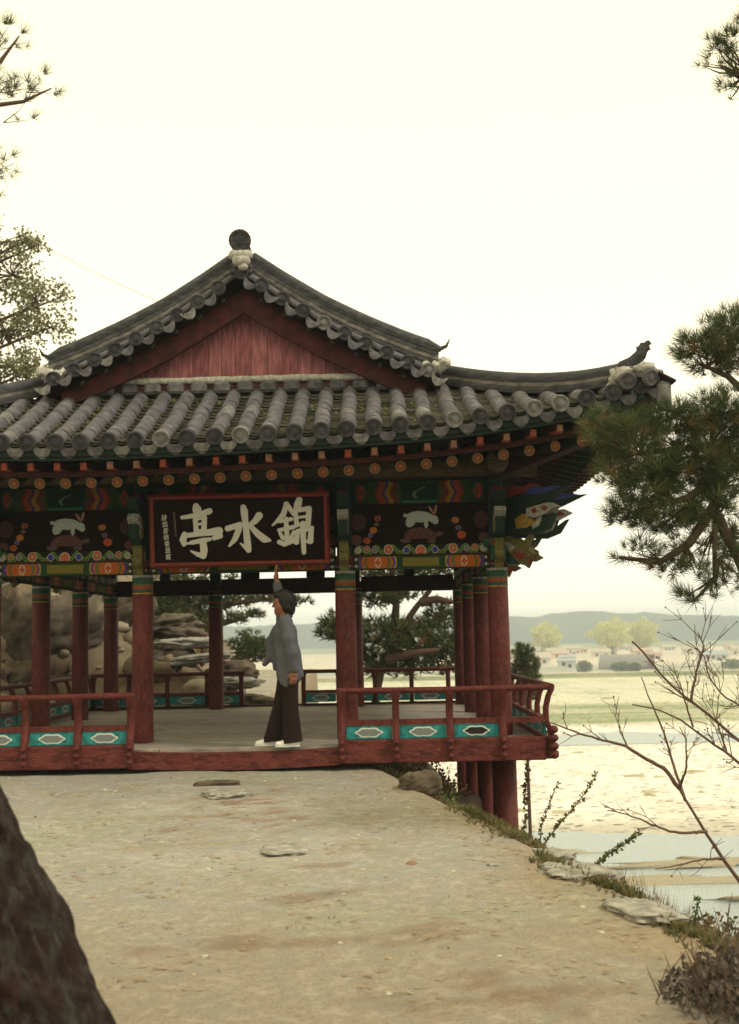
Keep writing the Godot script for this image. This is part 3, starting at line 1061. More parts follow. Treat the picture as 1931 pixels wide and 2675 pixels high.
func build_frame(pv: Node3D):
	# columns
	var col := st()
	lathe(col, [Vector2(0.118, 0.0), Vector2(0.116, 0.9), Vector2(0.112, 2.0), Vector2(0.0, 2.0)], 20, Transform3D(), true)
	var colm := fin(col)
	var post := st()
	lathe(post, [Vector2(0.137, 0.0), Vector2(0.133, 1.6), Vector2(0.0, 1.6)], 20, Transform3D(), true)
	var postm := fin(post)
	var bandm := {}
	var bands := [[1.62, 1.635, "yellow"], [1.637, 1.67, "green"], [1.672, 1.71, "orange"], [1.712, 1.735, "olive"], [1.737, 1.80, "green"], [1.802, 1.83, "white"], [1.832, 1.86, "dgreen"]]
	for b in bands:
		var s := st()
		lathe(s, [Vector2(0.10, b[0]), Vector2(0.1155, b[0]), Vector2(0.1155, b[1]), Vector2(0.10, b[1])], 20)
		bandm[b[2] + str(b[0])] = fin(s)
	var dots := st()
	for k in 12:
		var a := TAU * k / 12.0
		lump(dots, Vector3(cos(a) * 0.113, 1.88, sin(a) * 0.113), Vector3(0.012, 0.014, 0.012), 0.0, 1, 6, 4)
	var dotm := fin(dots)
	for i in 4:
		for j in 4:
			if (i == 1 or i == 2) and (j == 1 or j == 2):
				continue
			var c := put("column", colm, M.red, pv, Transform3D(Basis(), Vector3(xs[i], FL, zs[j])))
			for b in bands:
				put("painted_band", bandm[b[2] + str(b[0])], M[b[2]], c)
			tag(put("painted_dots", dotm, M.white, c), "", "", "", "stuff")
			if i >= 2 or j == 0:
				put("post", postm, M.red, pv, Transform3D(Basis(), Vector3(xs[i] + (0.01 if i == 3 else 0.0), -1.38 if i == 3 else -1.3, zs[j])))
	# painted pictures, each dimmed: shade under the eaves is put into their colour
	var lb := paint(384, 44, lower_beam_paint, 0.58)
	var ub := paint(320, 56, upper_beam_paint, 0.36)
	var bd := paint(448, 32, band_paint, 0.58)
	var fb := paint(320, 100, fable_paint, 0.75)
	for i in 3:
		var w: float = xs[i + 1] - xs[i]
		var mx: float = (xs[i + 1] + xs[i]) / 2.0
		put("lower_beam", uvbox(Vector3(w - 0.2, 0.15, 0.15)), lb, pv, Transform3D(Basis(), Vector3(mx, 2.315, -13.4)))
		put("flower_band", uvbox(Vector3(w - 0.2, 0.115, 0.19)), bd, pv, Transform3D(Basis(), Vector3(mx, 2.4505, -13.4)))
		put("fable_panel", uvbox(Vector3(w - 0.06, 0.44, 0.06)), fb, pv, Transform3D(Basis(), Vector3(mx, 2.731, -13.41)))
		put("upper_beam", uvbox(Vector3(w - 0.04, 0.275, 0.14)), ub, pv, Transform3D(Basis(), Vector3(mx, 3.092, -13.4)))
		# back row: a plain lintel with open slits above it, broken by struts
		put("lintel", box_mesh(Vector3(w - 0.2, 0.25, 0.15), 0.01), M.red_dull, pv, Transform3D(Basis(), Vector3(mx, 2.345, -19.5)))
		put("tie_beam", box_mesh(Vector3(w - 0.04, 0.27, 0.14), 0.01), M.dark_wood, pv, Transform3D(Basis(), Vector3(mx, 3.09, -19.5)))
		for k in ([-0.25, 0.22] if i == 1 else [0.02]):
			put("strut", box_mesh(Vector3(0.16 if i != 1 else 0.3, 0.478, 0.1), 0.01), M.dark_wood, pv, Transform3D(Basis(), Vector3(mx + k * w, 2.713, -19.5)))
	for i in [0, 3]:
		for j in 3:
			var w: float = zs[j] - zs[j + 1]
			var mz: float = (zs[j] + zs[j + 1]) / 2.0
			var turn := Basis(Vector3.UP, PI / 2)
			put("lower_beam", uvbox(Vector3(w - 0.2, 0.15, 0.15)), lb, pv, Transform3D(turn, Vector3(xs[i], 2.315, mz)))
			put("flower_band", uvbox(Vector3(w - 0.2, 0.115, 0.19)), bd, pv, Transform3D(turn, Vector3(xs[i], 2.4505, mz)))
			put("fable_panel", uvbox(Vector3(w - 0.06, 0.44, 0.06)), fb, pv, Transform3D(turn, Vector3(xs[i], 2.731, mz)))
			put("upper_beam", uvbox(Vector3(w - 0.04, 0.275, 0.14)), ub, pv, Transform3D(turn, Vector3(xs[i], 3.092, mz)))
	# stub pillars above the columns, purlins, beam ends at the corners
	for i in 4:
		for j in [0, 3]:
			put("stub_pillar", box_mesh(Vector3(0.17, 0.9, 0.17), 0.012), M.dgreen, pv, Transform3D(Basis(), Vector3(xs[i], 2.83, zs[j])))
	for z in [-13.4, -19.5]:
		var s := st()
		tube(s, [Vector3(-4.75, 3.37, z), Vector3(1.82, 3.37, z)], [0.125, 0.125], 14)
		put("purlin", fin(s), M.tan, pv)
	for x in [-4.28, 1.35]:
		var s := st()
		tube(s, [Vector3(x, 3.372, -12.95), Vector3(x, 3.372, -19.95)], [0.123, 0.123], 14)
		put("purlin", fin(s), M.tan, pv)
	for z in [-15.43, -17.47]:
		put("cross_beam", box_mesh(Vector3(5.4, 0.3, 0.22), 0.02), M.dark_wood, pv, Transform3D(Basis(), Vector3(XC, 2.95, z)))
	for sd in [-1, 1]:
		var x: float = 1.35 if sd == 1 else -4.28
		put("beam_end", box_mesh(Vector3(0.15, 0.20, 0.17), 0.012), M.green, pv, Transform3D(Basis(), Vector3(x + sd * 0.19, 2.36, -13.4)))
		put("beam_end", box_mesh(Vector3(0.17, 0.16, 0.15), 0.012), M.green, pv, Transform3D(Basis(), Vector3(x, 2.375, -13.4 + 0.19)))
		var e := put("capital", box_mesh(Vector3(0.31, 0.11, 0.30), 0.02), M.green, pv, Transform3D(Basis(), Vector3(x, 2.515, -13.4)))
		put("painted_stripe", box_mesh(Vector3(0.03, 0.08, 0.305), 0.004), M.orange, e, Transform3D(Basis(Vector3.BACK, 0.3), Vector3(-0.06, 0, 0.0)))
		put("painted_stripe", box_mesh(Vector3(0.03, 0.08, 0.305), 0.004), M.orange, e, Transform3D(Basis(Vector3.BACK, -0.3), Vector3(0.06, 0, 0.0)))
	for i in 4:
		bracket(pv, Transform3D(Basis(Vector3.UP, -PI / 2), Vector3(xs[i], 0, -13.4)), 0.62)
	for j in 4:
		bracket(pv, Transform3D(Basis(), Vector3(1.35, 0, zs[j])), 1.0)
		bracket(pv, Transform3D(Basis(Vector3.UP, PI), Vector3(-4.28, 0, zs[j])), 1.0)
	bracket(pv, Transform3D(Basis(Vector3.UP, -PI / 4), Vector3(1.38, 0.02, -13.37)), 0.95)


var bracket_cache := []


func bracket(pv: Node3D, xf: Transform3D, reach: float):
	if bracket_cache.is_empty():
		var V := func(L: Array) -> PackedVector2Array:
			var p := PackedVector2Array()
			for q in L:
				p.append(Vector2(q[0], q[1]))
			return p
		var list := [
			["bracket_body", "dgreen", 0.085, [[0.05, 3.0], [0.42, 2.98], [0.50, 2.86], [0.36, 2.76], [0.42, 2.70], [0.30, 2.60], [0.24, 2.50], [0.05, 2.46]]],
			["wing", "dgreen", 0.11, [[0.09, 2.95], [0.45, 3.0], [1.03, 3.03], [0.75, 2.90], [0.5, 2.85], [0.09, 2.80]]],
			["flame", "scarlet", 0.10, [[0.12, 3.03], [0.26, 3.10], [0.40, 3.06], [0.52, 3.10], [0.66, 3.04], [0.40, 3.005], [0.12, 2.96]]],
			["wave", "blue", 0.12, [[0.45, 3.01], [0.58, 3.07], [0.70, 3.03], [0.84, 3.045], [0.95, 3.02], [0.7, 2.97], [0.46, 2.98]]],
			["petal", "white", 0.12, [[0.46, 2.83], [0.62, 2.855], [0.76, 2.87], [0.86, 2.82], [0.72, 2.75], [0.56, 2.72], [0.44, 2.75]]],
			["flower_dot", "scarlet", 0.127, [[0.52, 2.80], [0.57, 2.83], [0.62, 2.79], [0.57, 2.76]]],
			["flower_dot", "scarlet", 0.127, [[0.66, 2.82], [0.71, 2.845], [0.77, 2.81], [0.70, 2.785]]],
			["bud", "yellow", 0.11, [[0.28, 2.73], [0.40, 2.78], [0.52, 2.71], [0.58, 2.67], [0.44, 2.62], [0.30, 2.62]]],
			["hook", "dgreen", 0.10, [[0.09, 2.79], [0.38, 2.66], [0.55, 2.66], [0.62, 2.71], [0.69, 2.83], [0.73, 2.82], [0.68, 2.68], [0.78, 2.75], [0.82, 2.755], [0.72, 2.60], [0.58, 2.545], [0.09, 2.57]]],
			["scroll", "white", 0.106, [[0.52, 2.66], [0.60, 2.69], [0.66, 2.76], [0.66, 2.69], [0.62, 2.63], [0.53, 2.60]]],
			["dragon_head", "olive", 0.10, [[0.09, 2.56], [0.22, 2.54], [0.32, 2.49], [0.38, 2.47], [0.475, 2.545], [0.42, 2.43], [0.46, 2.41], [0.47, 2.36], [0.52, 2.33], [0.44, 2.29], [0.40, 2.30], [0.36, 2.22], [0.28, 2.28], [0.18, 2.36], [0.09, 2.42]]],
			["dragon_mouth", "scarlet", 0.106, [[0.26, 2.38], [0.34, 2.36], [0.44, 2.34], [0.40, 2.31], [0.36, 2.26], [0.30, 2.30], [0.24, 2.34]]],
			["dragon_mane", "white", 0.107, [[0.10, 2.50], [0.20, 2.47], [0.28, 2.41], [0.24, 2.40], [0.20, 2.37], [0.11, 2.43]]],
		]
		for l in list:
			var s := st(true)
			prism(s, V.call(l[3]), l[2])
			bracket_cache.append([l[0], fin(s), M[l[1]]])
	var b := node("carved_bracket", pv)
	b.transform = xf
	for c in bracket_cache:
		put(c[0], c[1], c[2], b, Transform3D(Basis().scaled(Vector3(reach, 1, 1)), Vector3(0.09 * (1.0 - reach), 0, 0)))


func build_floor(pv: Node3D):
	var fl := node("floor", pv)
	var z := -12.56
	var k := 0
	while z > -19.9:
		var w := 0.22 + 0.05 * rng.randf()
		w = minf(w, z + 19.95)
		var x := -4.68
		while x < 1.7:
			var l := minf(rng.randf_range(1.5, 2.6), 1.70 - x)
			if 1.70 - (x + l) < 0.5:
				l = 1.70 - x
			put("plank", box_mesh(Vector3(l - 0.006, 0.05, w - 0.008), 0.006), M.floor[k % 3], fl, Transform3D(Basis(), Vector3(x + l / 2, FL - 0.025 + rng.randf_range(-0.003, 0.003), z - w / 2)))
			x += l
			k += 1
		z -= w
	# sill beams round the deck, the front one worn hollow between the railings
	var s := st(true)
	var pts := []
	for i in 13:
		var u := i / 12.0
		pts.append(Vector3(lerpf(-2.56, -0.42, u), 0.295 - 0.028 * sin(u * PI), -12.52))
	sweep(s, pts, 0.12, 0.17)
	put("sill_beam", fin(s), M.red_beam, pv)
	for b in [[-4.74, -2.56], [-0.42, 1.70]]:
		put("sill_beam", box_mesh(Vector3(b[1] - b[0] - 0.004, 0.235, 0.12), 0.01), M.red_beam, pv, Transform3D(Basis(), Vector3((b[0] + b[1]) / 2, 0.335, -12.52)))
	put("sill_beam", box_mesh(Vector3(6.4, 0.22, 0.12), 0.01), M.red_dull, pv, Transform3D(Basis(), Vector3(XC, 0.325, -19.96)))
	for x in [-4.74, 1.75]:
		put("sill_beam", box_mesh(Vector3(0.11, 0.225, 7.44), 0.01), M.red_beam, pv, Transform3D(Basis(), Vector3(x, 0.335, -16.24)))
	for z2 in [-13.1, -14.4, -16.4, -18.4]:
		put("joist", box_mesh(Vector3(6.2, 0.16, 0.16), 0.01), M.dark_wood, pv, Transform3D(Basis(), Vector3(XC, 0.262, z2)))


func build_rails(pv: Node3D):
	# each run: from, to, outward, post spacing, posts at both ends
	railing(pv, Vector3(-0.40, 0, -12.5), Vector3(1.72, 0, -12.5), Vector3(0, 0, 1), [0.02, 0.575, 1.125, 1.665])
	railing(pv, Vector3(-4.70, 0, -12.5), Vector3(-2.52, 0, -12.5), Vector3(0, 0, 1), [0.03, 0.52, 1.08, 1.62, 2.16])
	railing(pv, Vector3(1.72, 0, -12.5), Vector3(1.72, 0, -19.94), Vector3(1, 0, 0), [0.03, 0.7, 1.4, 2.1, 2.8, 3.5, 4.2, 4.9, 5.6, 6.3, 7.0, 7.4])
	railing(pv, Vector3(-4.70, 0, -19.94), Vector3(-4.70, 0, -12.5), Vector3(-1, 0, 0), [0.03, 0.7, 1.4, 2.1, 2.8, 3.5, 4.2, 4.9, 5.6, 6.3, 7.0, 7.4])
	railing(pv, Vector3(-4.70, 0, -19.94), Vector3(-2.20, 0, -19.94), Vector3(0, 0, -1), [0.03, 0.62, 1.25, 1.9, 2.46])
	railing(pv, Vector3(-1.25, 0, -19.94), Vector3(1.72, 0, -19.94), Vector3(0, 0, -1), [0.03, 0.6, 1.2, 1.8, 2.4, 2.93])
	# turned beads on the corner post
	var s := st()
	for k in 4:
		lump(s, Vector3(1.775, 0.27 + 0.085 * k, -12.44), Vector3(0.05, 0.042, 0.05), 0.0, 1, 10, 6)
	put("corner_beads", fin(s), M.red, pv)


func railing(pv: Node3D, a: Vector3, b: Vector3, outward: Vector3, posts: Array):
	var r := node("railing", pv)
	var dir := (b - a).normalized()
	var n := (b - a).length()
	var lean := 0.055
	var top := 0.955
	var s := st()
	tube(s, [a + Vector3.UP * top + outward * lean - dir * 0.02, a.lerp(b, 0.5) + Vector3.UP * (top - 0.008) + outward * lean, b + Vector3.UP * top + outward * lean + dir * 0.02], [0.033, 0.033, 0.033], 10)
	put("handrail", fin(s), M.red, r)
	s = st(true)
	sweep(s, [a + Vector3.UP * 0.625 - outward * 0.03, b + Vector3.UP * 0.625 - outward * 0.03], 0.075, 0.055)
	put("middle_rail", fin(s), M.red, r)
	# curved posts, their foot down the face of the sill beam
	var side := dir
	var prof := [[0.015, 0.965], [0.03, 0.93], [-0.005, 0.86], [-0.035, 0.74], [-0.035, 0.62], [0.0, 0.52], [0.022, 0.43], [0.018, 0.36], [0.02, 0.24]]
	s = st()
	var R := []
	for p in prof:
		var w := 0.036 if p[1] < 0.9 else 0.05
		var ring := []
		for q in [[-1, -1], [1, -1], [1, 1], [-1, 1]]:
			ring.append(Vector3.UP * p[1] + outward * (p[0] + 0.03 + q[1] * 0.026) + side * (q[0] * w))
		R.append(ring)
	rings(s, R)
	var pm := fin(s)
	s = st()
	for k in 3:
		lump(s, Vector3.UP * (0.28 + 0.075 * k) + outward * 0.085, Vector3(0.034, 0.03, 0.034), 0.0, 1, 8, 5)
	var bm := fin(s)
	for p in posts:
		var o := put("post", pm, M.red, r, Transform3D(Basis(), a + dir * p))
		put("bead", bm, M.red, o)
	# teal boards with a cloud-shaped opening
	var xb := Basis(dir, Vector3.UP, dir.cross(Vector3.UP))
	for i in posts.size() - 1:
		var l: float = posts[i + 1] - posts[i] - 0.078
		if l < 0.2:
			continue
		var c: Vector3 = a + dir * ((posts[i] + posts[i + 1]) / 2.0) + Vector3.UP * 0.526 - outward * 0.012
		put("teal_board", box_mesh(Vector3(l, 0.135, 0.022), 0.004), M.teal, r, Transform3D(xb, c))
		var k := minf(1.0, l / 0.5)
		for f in [1.0, -1.0]:
			var g := Basis(dir * 1.0, Vector3.UP, dir.cross(Vector3.UP))
			put("cloud_outline", cloud_mesh(0.145 * k, 0.048), M.cloud_line, r, Transform3D(g, c + dir.cross(Vector3.UP) * f * 0.0125))
			put("cloud_opening", cloud_mesh(0.122 * k, 0.034), M.hole if i == posts.size() - 2 and posts.size() == 4 and f > 0.0 else M.cloud_fill, r, Transform3D(g, c + dir.cross(Vector3.UP) * f * 0.0155))


var cloud_cache := {}


func cloud_mesh(rx: float, ry: float) -> ArrayMesh:
	var key := "%.3f %.3f" % [rx, ry]
	if not cloud_cache.has(key):
		var p := PackedVector2Array()
		for i in 28:
			var a := TAU * i / 28.0
			var k := 0.86 + 0.2 * absf(cos(a * 3.0))
			p.append(Vector2(cos(a) * rx * k, sin(a) * ry * k * 1.08))
		var s := st(true)
		prism(s, p, 0.006)
		cloud_cache[key] = fin(s)
	return cloud_cache[key]


# ------------------------------------------------------------------ roof
func tile_basis(down: Vector3, across: Vector3) -> Basis:
	var z := down.normalized()
	var y := z.cross(across).normalized()
	return Basis(y.cross(z).normalized(), y, z)


func convex_mesh(r: float, length: float, closed := true) -> ArrayMesh:
	# half-round tile lying along -z from its lower end at z = 0
	var s := st()
	var A := []
	var B := []
	for i in 9:
		var a := PI * i / 8.0
		A.append(Vector3(cos(a) * r, sin(a) * r, 0))
		B.append(Vector3(cos(a) * r * 0.985, sin(a) * r * 0.985, -length))
	s.set_smooth_group(0)
	for i in 8:
		tri(s, A[i], A[i + 1], B[i + 1], Vector3(0, 0, -length / 2))
		tri(s, A[i], B[i + 1], B[i], Vector3(0, 0, -length / 2))
	if closed:
		s.set_smooth_group(-1)
		for i in 8:
			tri(s, A[i], A[i + 1], Vector3(0, 0, 0), Vector3(0, 0, -0.1))
	return fin(s)


func pan_mesh(w: float, sag: float, length: float) -> ArrayMesh:
	# hollow tile: sags between the rows, its lower lip proud
	var s := st()
	var U := []
	var D := []
	var L := []
	for i in 7:
		var u := i / 6.0 * 2.0 - 1.0
		var y := -sag * (1.0 - u * u)
		U.append(Vector3(u * w / 2, y + 0.046, 0))
		D.append(Vector3(u * w / 2, y + 0.022, 0))
		L.append(Vector3(u * w / 2 * 0.94, y - 0.004, -length))
	for i in 6:
		s.set_smooth_group(0)
		tri(s, U[i], U[i + 1], L[i + 1], Vector3(0, -1, -length / 2))
		tri(s, U[i], L[i + 1], L[i], Vector3(0, -1, -length / 2))
		s.set_smooth_group(-1)
		tri(s, U[i], U[i + 1], D[i + 1], Vector3(0, 0, -1))
		tri(s, U[i], D[i + 1], D[i], Vector3(0, 0, -1))
	return fin(s)


func end_disc_mesh(r: float) -> ArrayMesh:
	var s := st(true)
	var xf := Transform3D(Basis(Vector3.RIGHT, PI / 2), Vector3.ZERO)  # y -> z
	lathe(s, [Vector2(r, -0.035), Vector2(r, 0.008), Vector2(r * 0.9, 0.014), Vector2(r * 0.78, 0.014), Vector2(r * 0.72, 0.004), Vector2(r * 0.42, 0.004), Vector2(r * 0.34, 0.014), Vector2(0, 0.018)], 16, xf)
	return fin(s)


func drip_mesh(w: float, sag: float, drop: float) -> ArrayMesh:
	var p := PackedVector2Array()
	for i in 9:
		var u := i / 8.0 * 2.0 - 1.0
		p.append(Vector2(u * w / 2, -sag * (1.0 - u * u) + 0.01))
	for i in range(8, -1, -1):
		var u := i / 8.0 * 2.0 - 1.0
		p.append(Vector2(u * w / 2 * 0.97, -sag * (1.0 - u * u) * 0.6 - 0.02 - drop * pow(1.0 - u * u, 0.8)))
	var s := st(true)
	prism(s, p, 0.022)
	return fin(s)


func tile_mat() -> StandardMaterial3D:
	var k := rng.randf()
	return M.tile[0 if k < 0.34 else 1 if k < 0.46 else 2 if k < 0.66 else 3 if k < 0.86 else 4 if k < 0.92 else 5]


func build_roof(pv: Node3D):
	# boards and tile bed: four skirts and the two main slopes
	var er := node("eave_roof", pv)
	var gr := node("gable_roof", pv)
	for f in 2:
		var off: float = -0.02 if f == 0 else -0.13
		var mt: StandardMaterial3D = M.bed if f == 0 else M.dark_wood
		var s := st()
		for k in 4:
			var surf := func(u: float, v: float) -> Vector3:
				var w := u * 2.0 - 1.0
				var p: Vector3
				if k == 0: p = front_surf(XC + w * (4.3 - 2.1 * v), v)
				elif k == 1: p = back_surf(XC + w * (4.3 - 2.1 * v), v)
				elif k == 2: p = side_surf(1.0, ZC + w * (4.4 - 2.05 * v), v)
				else: p = side_surf(-1.0, ZC + w * (4.4 - 2.05 * v), v)
				return p + Vector3.UP * off
			grid(s, surf, 36, 8, no_col, k == 0 or k == 3)
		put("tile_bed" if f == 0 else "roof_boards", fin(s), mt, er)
		s = st()
		for sd in [-1.0, 1.0]:
			var surf := func(u: float, v: float) -> Vector3:
				var d := lerpf(2.25, 0.0, v)
				return Vector3(XC + sd * d, main_y(d) + off, lerpf(-13.46, 2.0 * ZC + 13.46, u))
			grid(s, surf, 10, 10, no_col, sd < 0.0)
		put("tile_bed" if f == 0 else "roof_boards", fin(s), mt, gr)
	# front skirt: rows of half-round tiles, hollow tiles between them
	var cm := convex_mesh(0.085, 0.34)
	var pm := pan_mesh(0.205, 0.045, 0.24)
	var ed := end_disc_mesh(0.090)
	var dm := drip_mesh(0.215, 0.05, 0.10)
	var pans := []
	for i in range(-16, 16):
		var x := XC + (i + 0.5) * 0.269
		var d := absf(x - XC)
		var tmax := clampf((4.3 - d) / 2.1, 0.0, 1.0)
		var dt := 0.128
		var t := 0.0
		var k := 0
		while t < tmax - 0.02:
			var p := front_surf(x, t) + Vector3(rng.randf_range(-0.006, 0.006), 0.008, 0)
			var q := front_surf(x, t + 0.05) + Vector3(0, 0.008, 0)
			var B := tile_basis(p - q, Vector3.RIGHT)
			var sc := minf(1.0, (tmax - t) / dt)
			var m := tile_mat()
			if k == 0:
				put("eave_end_tile", ed, M.tile_end[rng.randi() % 2] if rng.randf() < 0.88 else M.tile_light, er, Transform3D(B, p + B.z * 0.035 + Vector3(0, 0.018, 0)))
			if rng.randf() < 0.05:
				m = M.tile_light
			put("convex_tile", cm, m, er, Transform3D(B.rotated(B.y, rng.randf_range(-0.025, 0.025)) * Basis.from_scale(Vector3(1, 1, sc)), p + Vector3(0, 0.002 * (k % 2), 0)))
			t += dt
			k += 1
		var xp := x + 0.1345
		if i == 15:
			xp = x - 0.1345 + 0.269
		var tm := clampf((4.3 - absf(xp - XC)) / 2.1, 0.0, 1.0)
		if tm > 0.03 or absf(xp - XC) < 4.31:
			var p := front_surf(xp, 0.0)
			var q := front_surf(xp, 0.05)
			var B := tile_basis(p - q, Vector3(1, 0.03 + 0.2 * pow(absf(xp - XC) / 4.3, 2.0) * signf(xp - XC), 0))
			put("drip_tile", dm, M.tile[rng.randi() % 4] if rng.randf() < 0.7 else M.tile_light, er, Transform3D(Basis(Vector3.RIGHT, -0.18) * B, p + Vector3(0, 0.0, -0.005)))
		t = 0.02
		while t < tm - 0.02:
			pans.append([xp, t])
			t += 0.062
	# the hollow tiles that show largest are tiles of their own, the rest of them one mass
	pans.sort_custom(func(a, b): return absf(a[0] + 0.4) < absf(b[0] + 0.4))
	var rest := st()
	for i in pans.size():
		var p := front_surf(pans[i][0], pans[i][1]) + Vector3(0, 0.012 + rng.randf_range(0, 0.01), 0)
		var q := front_surf(pans[i][0], pans[i][1] + 0.05) + Vector3(0, 0.012, 0)
		var B := tile_basis(p - q, Vector3.RIGHT).rotated(Vector3.RIGHT, -0.05)
		var xf := Transform3D(B, p)
		if i < 300:
			var w := rng.randf()
			put("hollow_tile", pm, M.pan[0 if w < 0.4 else 1 if w < 0.65 else 2 if w < 0.85 else 3], er, xf)
		else:
			rest.append_from(pm, 0, xf)
	tag(put("hollow_tiles", rest.commit(), M.pan[0], er), "", "", "", "stuff")
	# moss and small weeds in the channels
	var ms := st(true)
	for i in 260:
		var x := XC + (rng.randi_range(-9, 12)) * 0.269 + rng.randf_range(-0.07, 0.07)
		var t := rng.randf_range(0.08, 0.85)
		if absf(x - XC) > 2.6 or gn.get_noise_2d(x * 2.0, t * 5.0) < -0.05:
			continue
		var p := front_surf(x, t) + Vector3(0, 0.0, 0)
		lump(ms, p, Vector3(0.026, 0.02, 0.026) * rng.randf_range(0.4, 1.2), 0.5, i, 6, 4, true)
	tag(put("moss", fin(ms), M.moss, er), "", "", "", "stuff")
	# the other three skirts and the main slopes: rows too far round to tell apart
	var far := st()
	for i in range(-16, 16):
		var x := XC + (i + 0.5) * 0.269
		var tmax := clampf((4.3 - absf(x - XC)) / 2.1, 0.0, 1.0)
		half_row(far, func(t: float) -> Vector3: return back_surf(x, t), tmax, Vector3.LEFT)
	for sd in [-1.0, 1.0]:
		for i in range(-16, 17):
			var z := ZC + i * 0.269
			var dz := absf(z - ZC)
			var tmax := clampf((4.4 - dz) / 2.05, 0.0, 1.0)
			half_row(far, func(t: float) -> Vector3: return side_surf(sd, z, t), tmax, Vector3(0, 0, -sd))
	tag(put("convex_tile_rows", fin(far), M.tile[0], er), "", "", "", "stuff")
	far = st()
	for sd in [-1.0, 1.0]:
		for i in 23:
			var z := -13.55 - i * 0.262
			half_row(far, func(t: float) -> Vector3: return Vector3(XC + sd * lerpf(2.25, 0.05, t), main_y(lerpf(2.25, 0.05, t)), z), 1.0, Vector3(0, 0, -sd))
	tag(put("convex_tile_rows", fin(far), M.tile[0], gr), "", "", "", "stuff")
	build_verge(pv, gr)
	build_ridges(pv)


func half_row(s: SurfaceTool, f: Callable, tmax: float, across: Vector3):
	if tmax < 0.04:
		return
	var R := []
	for i in 8:
		var t := tmax * i / 7.0
		var p: Vector3 = f.call(t)
		var q: Vector3 = f.call(t + 0.02)
		var B := tile_basis(p - q, across)
		var ring := []
		for j in 6:
			var a := PI * j / 5.0
			ring.append(p + B * Vector3(cos(a) * 0.076, sin(a) * 0.08, 0))
		R.append(ring)
	rings(s, R, true, true)


